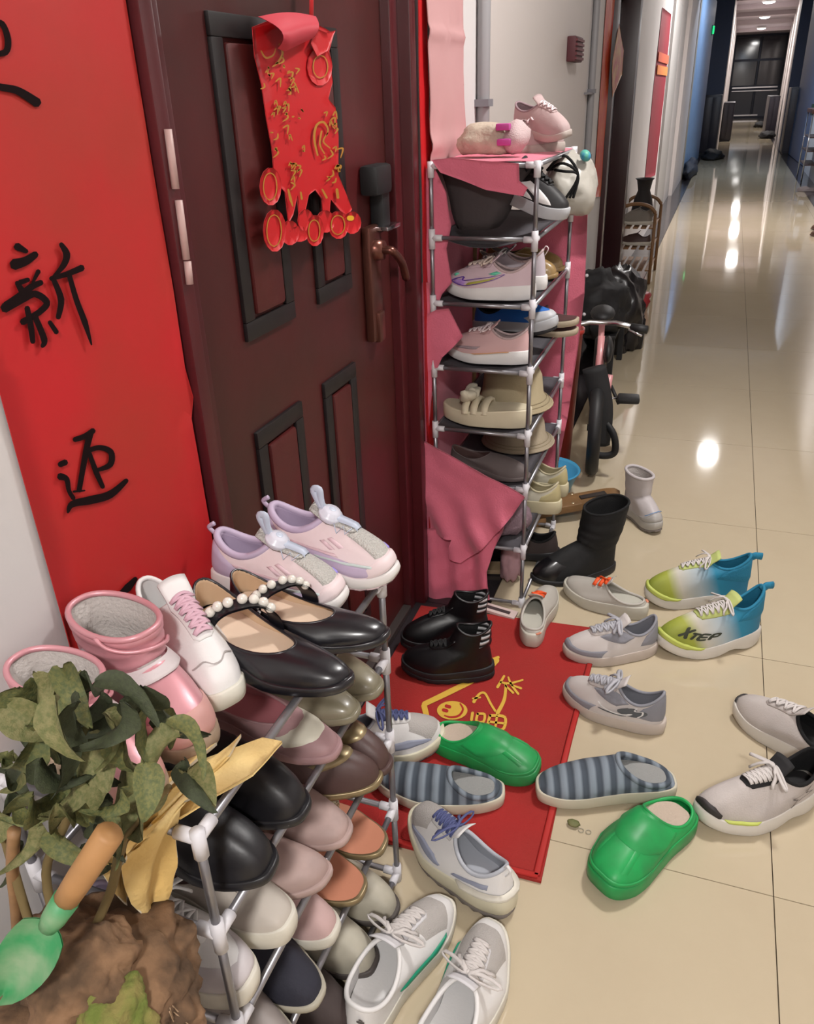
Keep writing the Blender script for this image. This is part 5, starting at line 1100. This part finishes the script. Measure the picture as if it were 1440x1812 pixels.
# ------------------------------------------------------------------ shoes and hats on the tall rack
def ontier(i): return R2Z[i] + .010
PKS = M('pink_grey_mesh', '#b9a3a3', .7, bump=.4, bscale=300, kind='weave'); TAN = M('tan_leather', '#8c7146', .4, coat=.2); BEI = M('beige_leather', '#cbc0a6', .55, var=.06); TNS = M('taupe_suede', '#8f8267', .85, bump=.2, var=.1)
def ex_purple(la, o, u, t):
    P_u = M('purple_outline', '#5c2f9c', .5)
    decal(la, 'side_flash_outline', P_u, o, [([(.42, .12), (.385, .40), (.36, .30), (.27, .75), (.245, .80), (.26, .45), (.33, .12), (.42, .12)], [.007])], .016)
    patch(la, 'side_flash', M('flash_lilac', '#a884c4', .5), o, [.35, .38, .41], [.08, .10, .10], [.26, .34, .2], .012); patch(la, 'side_flash', M('flash_yellow', '#a9a54a', .5), o, [.265, .30, .34], [.42, .2, .10], [.68, .46, .26], .012)
    patch(la, 'mint_dot', M('mint', '#63c4a4', .5), o, [.29, .33], [.75, .75], [.92, .92], .018, nv=4); patch(la, 'mint_dot', M('mint', '#63c4a4', .5), o, [.43, .45], [.3, .3], [.42, .42], .018, nv=4)
sneaker('sneaker', 'pale pink sneaker with purple and yellow side flash on the tall rack', 'shoe', None, (-.705, .925), (-.955, .915), ontier(5), 1, up=M('sneaker_pale_pink', '#cbb3bb', .65, bump=.1), sole=WHITE, lin=PKS, lace=M('lace_cream', '#cdbbb0', .8), loopm=PNK, L=.24, hh=.16, ht=.12, rim=(.04, .46, .11, .42, .30, .40), lacer=.016, W=.40, extra=ex_purple, rows=5, box_=.6)
sneaker('sneaker', 'pale grey-lilac sneaker behind the purple-flash one on the tall rack', 'shoe', None, (-.700, 1.045), (-.945, 1.035), ontier(5), -1, up=M('sneaker_grey_lilac', '#bbb0b8', .65), sole=WHITE, lin=PKS, lace=WHITE, loopm=PNK, L=.24, hh=.16, ht=.12, rim=(.04, .46, .11, .44, .32, .40))
for k in range(2): flat_shoe(['tan shiny loafer at the back of the sneaker tier, nearer one', 'tan shiny loafer at the back of the sneaker tier, far one'][k], (-.94, 1.19 + .11 * k), (-.695, 1.19 + .11 * k), ontier(5), 1, TAN, BRN, BRN, 'tan loafers on the tall rack', zf=.28, x1=.5, zs=.2)
def ex_peach(la, o, u, t): patch(la, 'peach_band', M('peach_foam', '#dba67c', .5), o, [.12, .18, .25, .33, .40], [-.14] * 5, [.0, .04, .04, .02, .0], .030); patch(la, 'side_stripe', M('mauve_grey', '#9c8a8f', .6), o, [.30, .35, .40], [.25, .2, .1], [.42, .34, .2], .012); 
sneaker('sneaker', 'pink sneaker with a peach heel sole on the tall rack', 'shoe', None, (-.712, .935), (-.955, .925), ontier(4), 1, up=M('sneaker_pink2', '#c7a2a2', .65, bump=.1), sole=WHITE, lin=PKS, lace=PNK, loopm=PNK, L=.235, hh=.16, ht=.11, rim=(.04, .46, .11, .40, .30, .40), extra=ex_peach, W=.40, rows=5)
sneaker('sneaker', 'blue and white shoe with a black sole wedged behind the pink sneaker', 'shoe', None, (-.915, 1.10), (-.665, 1.06), ontier(4) + .03, 1, up=M('sneaker_royal_blue', '#1f5fae', .6), sole=M('sole_grey_white', '#aeb0b4', .5), out=BSO, lin=BLKF, cap=M('cap_greywhite', '#b3b4b8', .5), L=.26, hh=.15, ht=.15, z2=ontier(4) + .055)
for k in range(2): 
    sandal(['brown flat slipper stacked on the tall rack, upper one', 'brown flat slipper stacked on the tall rack, lower one'][k], 0, 0, 'brown flat slippers', (-.90, 1.27), (-.635, 1.25), ontier(4) + .03 * k - .0, foot=BRN, sole=M('slipper_edge_beige', '#a39580', .6), ht=.07, name='slipper',
        strap=lambda la, o, u: MB().tube([(.08 * la.L, -.19 * la.L, .08 * la.L), (.1 * la.L, -.1 * la.L, .13 * la.L), (.1 * la.L, .1 * la.L, .13 * la.L), (.08 * la.L, .19 * la.L, .08 * la.L)], .02 * la.L, 6, flat=3.).build('strap', BRN, o))
def platform_straps(la, o, u):
    for x in (-.02, .10, .20): MB().tube(cat([(x * la.L, -.19 * la.L, .14 * la.L), (x * la.L, -.15 * la.L, .22 * la.L), (x * la.L, 0, .26 * la.L), (x * la.L, .15 * la.L, .22 * la.L), (x * la.L, .19 * la.L, .14 * la.L)], 5), .028 * la.L, 6, flat=1.6).build('strap', BEI, o)
    mb = MB()
    for s_, a in ((-1, .3), (1, .3), (-.5, -.2), (.6, -.1)):
        mb.ell(((.17 + a * .1) * la.L, s_ * .10 * la.L, .32 * la.L), (.10 * la.L, .12 * la.L, .05 * la.L), 12, 8, R=Matrix.Rotation(s_ * .6, 3, 'X'), nz=.8)
    mb.ell((.17 * la.L, 0, .34 * la.L), (.05 * la.L, .04 * la.L, .05 * la.L), 10, 6); mb.build('cloth_bow', M('bow_cream', '#c9c1ad', .8, bump=.2), o)
sandal('cream platform sandal with a cloth bow on the tall rack', 0, 0, None, (-.708, .925), (-.965, .920), ontier(3), foot=BEI, sole=BEI, ht=.16, strap=platform_straps)
def hat(label, c, r, h, mat, brim=1.35, rot=(0, 0, 0)):
    o = empty('bucket_hat', c, 0, label, 'hat', rot=rot); MB().lathe([(r * brim, 0), (r * brim * .99, .006), (r * 1.0, h * .25), (r * .92, h * .8), (r * .8, h), (0, h * 1.02)], 28).build('crown', mat, o)
    MB().tube([(r * brim * math.cos(a), r * brim * math.sin(a), .003) for a in np.linspace(0, 2 * PI, 30)[:-1]], .003, 6, closed=True).build('brim_edge', mat, o)
    for k in (1.1, 1.2): MB().tube([(r * k * math.cos(a), r * k * math.sin(a), h * .25 * (1.35 - k) / .35 + .002) for a in np.linspace(0, 2 * PI, 30)[:-1]], .0012, 5, closed=True).build('stitch_line', TNS, o)
HB = M('hat_beige', '#a09275', .85, bump=.3, bscale=150)
hat('beige bucket hat squeezed behind the cream platform sandal', (-.80, 1.10, ontier(3)), .095, .115, HB, 1.3); hat('washed beige bucket hat on the tier below the cream sandal', (-.80, 1.20, ontier(2)), .09, .09, M('hat_washed', '#9a8d78', .85, bump=.3, bscale=150), 1.3)
def lump(name, label, cat_, c, r, mat, seed, amp=.25, parent=None, part='body', rot=(0, 0, 0)):
    o = empty(name, c, 0, label, cat_, rot=rot)
    bm = bmesh.new(); bmesh.ops.create_icosphere(bm, subdivisions=4, radius=1)
    for v in bm.verts:
        n = v.co.copy(); d = 1 + amp * noise.noise(n * 1.6 + Vector((seed, 0, 0))) + .35 * amp * abs(noise.noise(n * 4 + Vector((0, seed, 0)))) * 2
        v.co = Vector((n.x * r[0] * d, n.y * r[1] * d, max(-.6, n.z) * r[2] * d))
    V = [v.co[:] for v in bm.verts]; Fc = [[v.index for v in f.verts] for f in bm.faces]; bm.free(); mesh(part, V, Fc, mat, o); return o
flat_shoe('dark grey-brown slipper lying on the hat tier, near the front bar', (-.95, .93), (-.70, .92), ontier(2), 1, M('grey_brown', '#5b5150', .7), BRN, BRN, None, zf=.26, x1=.5, zs=.2)
lump('soft_toy_slipper', 'mauve-brown fluffy slipper on the sixth tier down', 'slipper', (-.82, .96, ontier(1) + .045), (.11, .06, .07), M('fluffy_mauve', '#77626a', .95, bump=.9, bscale=150), 5)
lump('cloth_bundle', 'dusty rose cloth bundle hanging below the white sneakers', 'cloth', (-.765, 1.00, ontier(0) + .075), (.035, .045, .12), M('dusty_rose_cloth', '#a8848a', .85, bump=.3), 9)
for k in range(2): sneaker('sneaker', ['white sneaker with its heel poking out of the tall rack, nearer one', 'white sneaker with its heel poking out of the tall rack, far one'][k], 'shoe', 'white sneakers with heels out', (-.640, 1.13 + .13 * k), (-.885, 1.17 + .14 * k), ontier(1) - .005, 1 - 2 * k, up=M('sneaker_ivory', '#cac5b2', .6), sole=M('sole_ivory', '#bfb596', .5), L=.25, lin=M('lining_ivory', '#b5ab8e', .8), hh=.18, ht=.13, counter=M('heel_yellowed', '#b3a77c', .6), rim=(.04, .46, .11, .42, .30, .40))
# on top
topz = R2Z[-1] + .006
topsh = sheet('top_cover', [np.array((x, y, topz + .002)) - r2o for x, y in ((-.972, .862), (-.700, .862), (-.700, 1.40), (-.972, 1.40))], pinkc, r2, .0012, .004, 8, 4, 3)
FUR = M('fluffy_cream', '#b8ab9a', .95, bump=1., bscale=90, var=.2, vscale=20); MAG = M('magenta_trim', '#b0408c', .5)
o = lump('fluffy_slipper', 'fluffy cream child shoe with magenta tabs on top of the tall rack', 'shoe', (-.865, 1.02, topz + .040), (.080, .055, .048), FUR, 2, .15)
for q in ((.05, -.045, .035), (.055, -.05, -.0)): box('magenta_tab', (q[0] - .018, q[1] - .012, q[2] - .008), (q[0] + .018, q[1] + .012, q[2] + .008), MAG, o, bev=.004)
MB().ell((.075, -.01, .01), (.04, .045, .04), 14, 8, nz=.3).build('shoe_cuff', PKS, o)
for k, (h_, t_, z_, z2_, rl) in enumerate((((-.70, 1.24), (-.88, 1.12), .002, None, 0), ((-.83, 1.22), (-.675, 1.13), .050, .035, .2))):
    sneaker('sneaker', ['dusty pink grey sneaker lying flat on top of the tall rack', 'dusty pink grey sneaker thrown over its mate on top of the tall rack'][k], 'shoe', 'dusty pink sneakers on the top', h_, t_, topz + z_, 1, up=M('dusty_pink_canvas', '#ad9796', .8, bump=.3, var=.1), sole=M('sole_dusty', '#a89c95', .6), lin=M('mauve_lining', '#8d777c', .8), L=.20, roll=rl, lace=PNK, rows=4, bow=k == 0, z2=None if z2_ is None else topz + z2_, rim=(.04, .48, .12, .40, .32, .42), W=.42)
# black trainer with white stripes hanging at the front corner and a plastic bag
o, la_ = sneaker('sneaker', 'black trainer with white side stripes tipped out at the tall rack\'s top corner', 'shoe', None, (-.87, .975), (-.645, .940), R2Z[-2] + .105, 1, up=M('trainer_black', '#1a191b', .6), sole=M('sole_grey_white', '#aeb0b4', .5), lin=BLKF, L=.25, hh=.12, ht=.12, z2=R2Z[-2] + .030, lace=M('lace_black', '#101012', .8),
    extra=lambda la, o, u, t: [patch(la, 'side_stripe', WHITE, o, [1 - a, 1 - a - .03, 1 - a - .06], [.1, .1, .1], [.8, .8, .8], .008, label='white side stripe') for a in (.24, .32)])
PB_ = M('plastic_bag_grey', '#a8a49b', .4, bump=.5, bscale=25, spec=.6)
o = lump('plastic_bag', 'greyish white stuffed plastic bag slumped over the tall rack\'s back corner', 'bag', (-.690, 1.29, R2Z[-2] + .075), (.075, .11, .095), PB_, 21, .22)
MB().ell((.045, -.05, .095), (.015, .017, .014), 12, 8, nz=.6).build('blue_tab', M('blue_green_knob', '#2a78b0', .5, col2='#4fa088', var=.3, vscale=40), o)
for k in range(3): MB().tube(cat([(-.05, -.10 + .02 * k, .06), (.0, -.13, .10 - .02 * k), (.04, -.12, .05), (.01 + .01 * k, -.12, -.01)], 5), .004, 6).build('black_strap', BLKF, o)

# ------------------------------------------------------------------ behind the tall rack: basin, tube bin, child's bike, coats, wooden rack
BK = M('bike_black', '#131315', .55); PKB = M('bike_pink', '#c98a8c', .4, coat=.3)
o = empty('plastic_basin', (-.78, 1.68, .002), 0, 'light blue plastic basin behind the tall covered rack', 'basin'); MB().lathe([(0, .004), (.085, .004), (.12, .10), (.128, .105), (.124, .11), (.115, .10), (.08, .012), (0, .01)], 30).build('bowl', M('basin_blue', '#3f8fb8', .35), o)
o = empty('red_tube_bin', (-.80, 2.02, .002), 0, 'tall red plastic umbrella tube next to the tall covered rack', 'bin'); MB().lathe([(0, 0), (.055, 0), (.075, .56), (.082, .565), (.082, .58), (.07, .58), (.05, .02), (0, .02)], 26).build('tube', M('bin_red', '#9c2a22', .4, coat=.2), o)
def torus(R_, r, c, ax, mat, name, par, n=40, sq=1.):
    u, v = (np.array((0, 1., 0)), np.array((0, 0, 1.))) if ax == 0 else (np.array((1., 0, 0)), np.array((0, 0, 1.)))
    return MB().tube([np.array(c) + R_ * (u * math.cos(a) + v * math.sin(a)) for a in np.linspace(0, 2 * PI, n + 1)[:-1]], r, 10, closed=True).build(name, mat, par)
o = empty('kids_bicycle', (-.64, 1.93, .002), .14, 'pink and black child\'s bicycle parked along the wall', 'bicycle', rot=(0, 0, .12))
for yy in (0, .68):
    w_ = empty('wheel', (0, yy, .20)); w_.parent = o
    torus(.170, .027, (0, 0, 0), 0, BK, 'tyre', w_); torus(.142, .006, (0, 0, 0), 0, ch, 'rim', w_); MB().tube([(-.03, 0, 0), (.03, 0, 0)], .014, 12).build('hub', BK, w_)
    for k in range(12): MB().tube([(0, 0, 0), (0, .13 * math.cos(k * PI / 6), .13 * math.sin(k * PI / 6))], .0014, 4).build('spoke', ch, w_)
for pts, r, nm, mt in (([(0, 0, .185), (.0, .04, .40), (0, .08, .56)], .014, 'fork', PKB), ([(0, .07, .48), (0, .25, .28), (0, .40, .25)], .016, 'down_tube', PKB), ([(0, .08, .50), (0, .45, .42)], .014, 'top_tube', PKB), ([(0, .40, .25), (0, .47, .52)], .014, 'seat_tube', PKB), ([(0, .40, .25), (0, .68, .185)], .010, 'chain_stay', PKB), ([(.0, .46, .45), (0, .68, .185)], .009, 'seat_stay', PKB),
                       ([(-.16, .04, .60), (-.05, .09, .61), (.05, .09, .61), (.16, .04, .60)], .010, 'handlebar', ch), ([(.06, .40, .25), (.10, .36, .18)], .008, 'crank', BK), ([(.035, .0, .30), (.045, .02, .42)], .012, 'fork_cover', PKB)):
    MB().tube(pts, r, 10).build(nm, mt, o)
for s_ in (-1, 1): MB().tube([(s_ * .11, .058, .603), (s_ * .17, .035, .60)], .016, 10).build('grip', BK, o); MB().tube([(s_ * .10, .03, .60), (s_ * .15, .0, .585)], .005, 6).build('brake_lever', ch, o)
MB().ell((0, .50, .55), (.055, .11, .03), 14, 8).build('saddle', BK, o); MB().ell((.03, .10, .50), (.02, .10, .05), 12, 8).build('frame_pad', BK, o)
box('pedal', (.085, .12, .262), (.175, .19, .292), BK, o, bev=.012); MB().tube([(.01, .15, .277), (.09, .15, .277)], .006, 8).build('pedal_axle', ch, o)
mbt = MB(); mbt.tube(cat([(.02, -.03, .26), (.075, -.06, .20), (.085, -.06, .12), (.03, -.05, .10), (.0, -.03, .12)], 6), .008, 6, flat=2.).build('hanging_strap', BK, o)
MB().tube(cat([(-.02, -.02, .46), (.02, -.03, .30), (.02, -.02, .14)], 6), [.03] * 13, 10, flat=1.6).build('bag_side', M('bag_black_cloth', '#18181a', .8, bump=.2), o)
coat = M('coat_black', '#111013', .75, bump=.5, bscale=20); coat2 = M('coat_black_shiny', '#1a181b', .3, bump=.6, bscale=25)
def coatpile(label, c, r, seed, mat, ruff=True):
    o = lump('padded_coat', label, 'coat', c, r, mat, seed, .35)
    if ruff:
        for k in range(7):
            a = -1.2 + k * .5; MB().ell((r[0] * .8 * math.cos(a), r[1] * .75 * math.sin(a), -r[2] * .35 + .03 * (k % 2)), (r[0] * .32, r[1] * .30, r[2] * .38), 12, 8, nz=.6).build('fold', mat, o)
    return o
o = empty('low_stand', (-.84, 3.35, .0), 0, 'dark low stand carrying the black coats by the wall', 'stand')
for x in (-.12, .12):
    for y in (-.25, .25): box('leg', (x - .015, y - .015, .002), (x + .015, y + .015, .26), BK, o)
box('board', (-.14, -.28, .26), (.14, .28, .28), BK, o, bev=.003)
coatpile('black padded coat heaped nearest the child\'s bicycle', (-.84, 3.25, .39), (.15, .24, .16), 4, coat); coatpile('glossy black ruffled coat heaped in front of the wooden rack', (-.80, 3.92, .18), (.17, .24, .30), 14, coat2)
for k, (a, b) in enumerate((((-1.0, 3.1, .52), (-.86, 3.0, .60)), ((-1.0, 2.9, .42), (-.84, 2.85, .44)))):
    o = empty('wall_hook_rod', a, 0, ['upper thin black rod sticking out above the coats', 'lower thick black rod sticking out above the coats'][k], 'rod'); MB().tube([(0, 0, 0), np.array(b) - np.array(a)], .004 + .004 * k, 8).build('rod_body', BK, o); MB().ell(tuple(np.array(b) - np.array(a)), (.009,) * 3, 8, 6).build('rod_tip', jointm, o)
WDR = M('rack_wood', '#8a6440', .5, bump=.2, bscale=20, var=.2, vscale=10)
o = empty('wooden_shoe_rack', (-.90, 6.10, .0), 0, 'small arched wooden shoe rack by the wall along the corridor', 'shoe rack'); 
for x in (-.13, .16):
    for y in (-.30, .30): MB().tube([(x, y, .002), (x, y, .55)], .013, 10).build('post', WDR, o)
for x in (-.13, .16): pass
for y in (-.30, .30): MB().tube(cat([(-.13, y, .55), (-.08, y, .60), (.015, y, .62), (.11, y, .60), (.16, y, .55)], 6), .014, 10).build('arch', WDR, o)
for z in (.10, .27, .43):
    for k in range(5): box('shelf_slat', (-.13 + k * .062, -.30, z), (-.09 + k * .062, .30, z + .012), WDR, o, bev=.002)
o = empty('black_vase', (-.89, 6.35, .445), 0, 'matt black flared vase standing on the arched wooden rack', 'vase'); MB().lathe([(0, 0), (.09, 0), (.10, .02), (.075, .15), (.05, .22), (.065, .30), (.08, .315), (.07, .315), (.04, .22), (0, .2)], 24).build('vase_body', M('vase_black', '#231f20', .7), o)
sneaker('sneaker', 'grey-beige shoe on the top shelf of the arched wooden rack', 'shoe', None, (-.78, 5.9), (-1.0, 5.92), .451, 1, up=M('far_shoe_grey', '#837c74', .7), L=.25, rim=(.04, .45, .12, .5, .4, .5))
sneaker('sneaker', 'brown shoe on the middle shelf of the arched wooden rack', 'shoe', None, (-.77, 5.9), (-1.0, 5.92), .291, 1, up=BRN, L=.25)
sneaker('sneaker', 'grey-brown shoe standing on the floor before the arched wooden rack', 'shoe', None, (-.96, 5.3), (-.75, 5.15), .10, 1, up=M('far_shoe_taupe', '#7c7264', .7), L=.27) if False else lump('low_shoe', 'taupe shoe on top of the black ruffled coat heap', 'shoe', (-.80, 4.25, .33), (.10, .15, .07), M('far_shoe_taupe', '#756b60', .7), 31)
o = empty('fallen_toy', (-.70, 4.9, .03), 0, 'small red thing lying by the foot of the wooden rack', 'toy'); MB().ell((0, 0, .04), (.05, .09, .06), 12, 8, nz=.5).build('toy_body', M('toy_red', '#a83038', .5), o)
# far end clutter
for lb, (x, y, sx, sy, h) in {'black cabinet in the lobby against the left wall end': (-.72, 21.2, .40, .9, 1.25), 'dark cabinet in the lobby against the right wall end': (1.15, 21.0, .5, 1.0, 1.35), 'dark low cupboard past the lobby on the left': (-.36, 27, .3, 2.0, 1.0), 'dark cupboard far along the right wall': (.92, 30, .3, 2.5, 1.1)}.items():
    o = empty('cabinet', (x, y, 0), 0, lb, 'cabinet'); box('cabinet_body', (-sx / 2, -sy / 2, .03), (sx / 2, sy / 2, h), M('cabinet_dark', '#23202a', .4), o, bev=.01)
    for k in (0, 1): box('cabinet_door', (-sx / 2 + .02 + k * (sx / 2 - .01), -sy / 2 - .015, .08), (-.01 + k * (sx / 2 - .01), -sy / 2, h - .05), M('cabinet_door_dark', '#2b2730', .35), o, bev=.003)
    box('plinth', (-sx / 2 + .02, -sy / 2 + .02, .001), (sx / 2 - .02, sy / 2 - .02, .03), BK, o)
for k, (x, y) in enumerate(((-.55, 19.4), (.82, 27.5), (.80, 35.0))):
    lump('dark_bag', ['dark bag slumped on the floor in front of the left lobby cabinet', 'small dark bag on the floor past the right lobby cabinet', 'dark shoes heap near the far glass door'][k], 'bag', (x, y, .075), (.22, .5, .12), coat, 40 + k)
lump('dark_cloth_pile', 'dark blue-black cloth pile at the foot of the pale blue-lit door leaf', 'cloth', (-.86, 15.8, .09), (.12, 1.1, .15), M('cloth_navy_dark', '#1b2130', .7), 47)
o = empty('open_shoe_shelf', (1.12, 14.6, 0), 0, 'brown open shoe shelf standing at the right edge of the corridor', 'shoe rack')
for x in (-.20, .0): 
    for y in (-.5, .5): MB().tube([(x, y, .002), (x, y, 1.0)], .012, 8).build('post', ch, o)
for z in (.25, .45, .65): box('shelf', (-.20, -.5, z), (0, .5, z + .015), M('shelf_brown', '#4a3330', .5), o)
box('top_board', (-.22, -.52, 1.0), (.0, .52, 1.06), M('top_brown', '#5b3229', .4), o, bev=.005)
for k, (x, y, c_) in enumerate(((.66, 8.5, '#5a4236'), (.70, 8.95, '#5a4236'), (.78, 12.8, '#7d7476'))):
    flat_shoe(['brown shoe at the right picture edge far along the corridor, near one', 'brown shoe at the right picture edge far along the corridor, rear one', 'pale shoe on the floor before the open shoe shelf'][k], (x + .25, y), (x, y), FZ, 1, M('edge_shoe%s' % c_[1:], c_, .6), BRN, BRN, 'brown shoes by the right wall' if k < 2 else None, zf=.3, x1=.5, zs=.2)
for k, (x, y, z, c_) in enumerate(((WX, 17.5, 1.6, '#d9d3d0'),)): pass
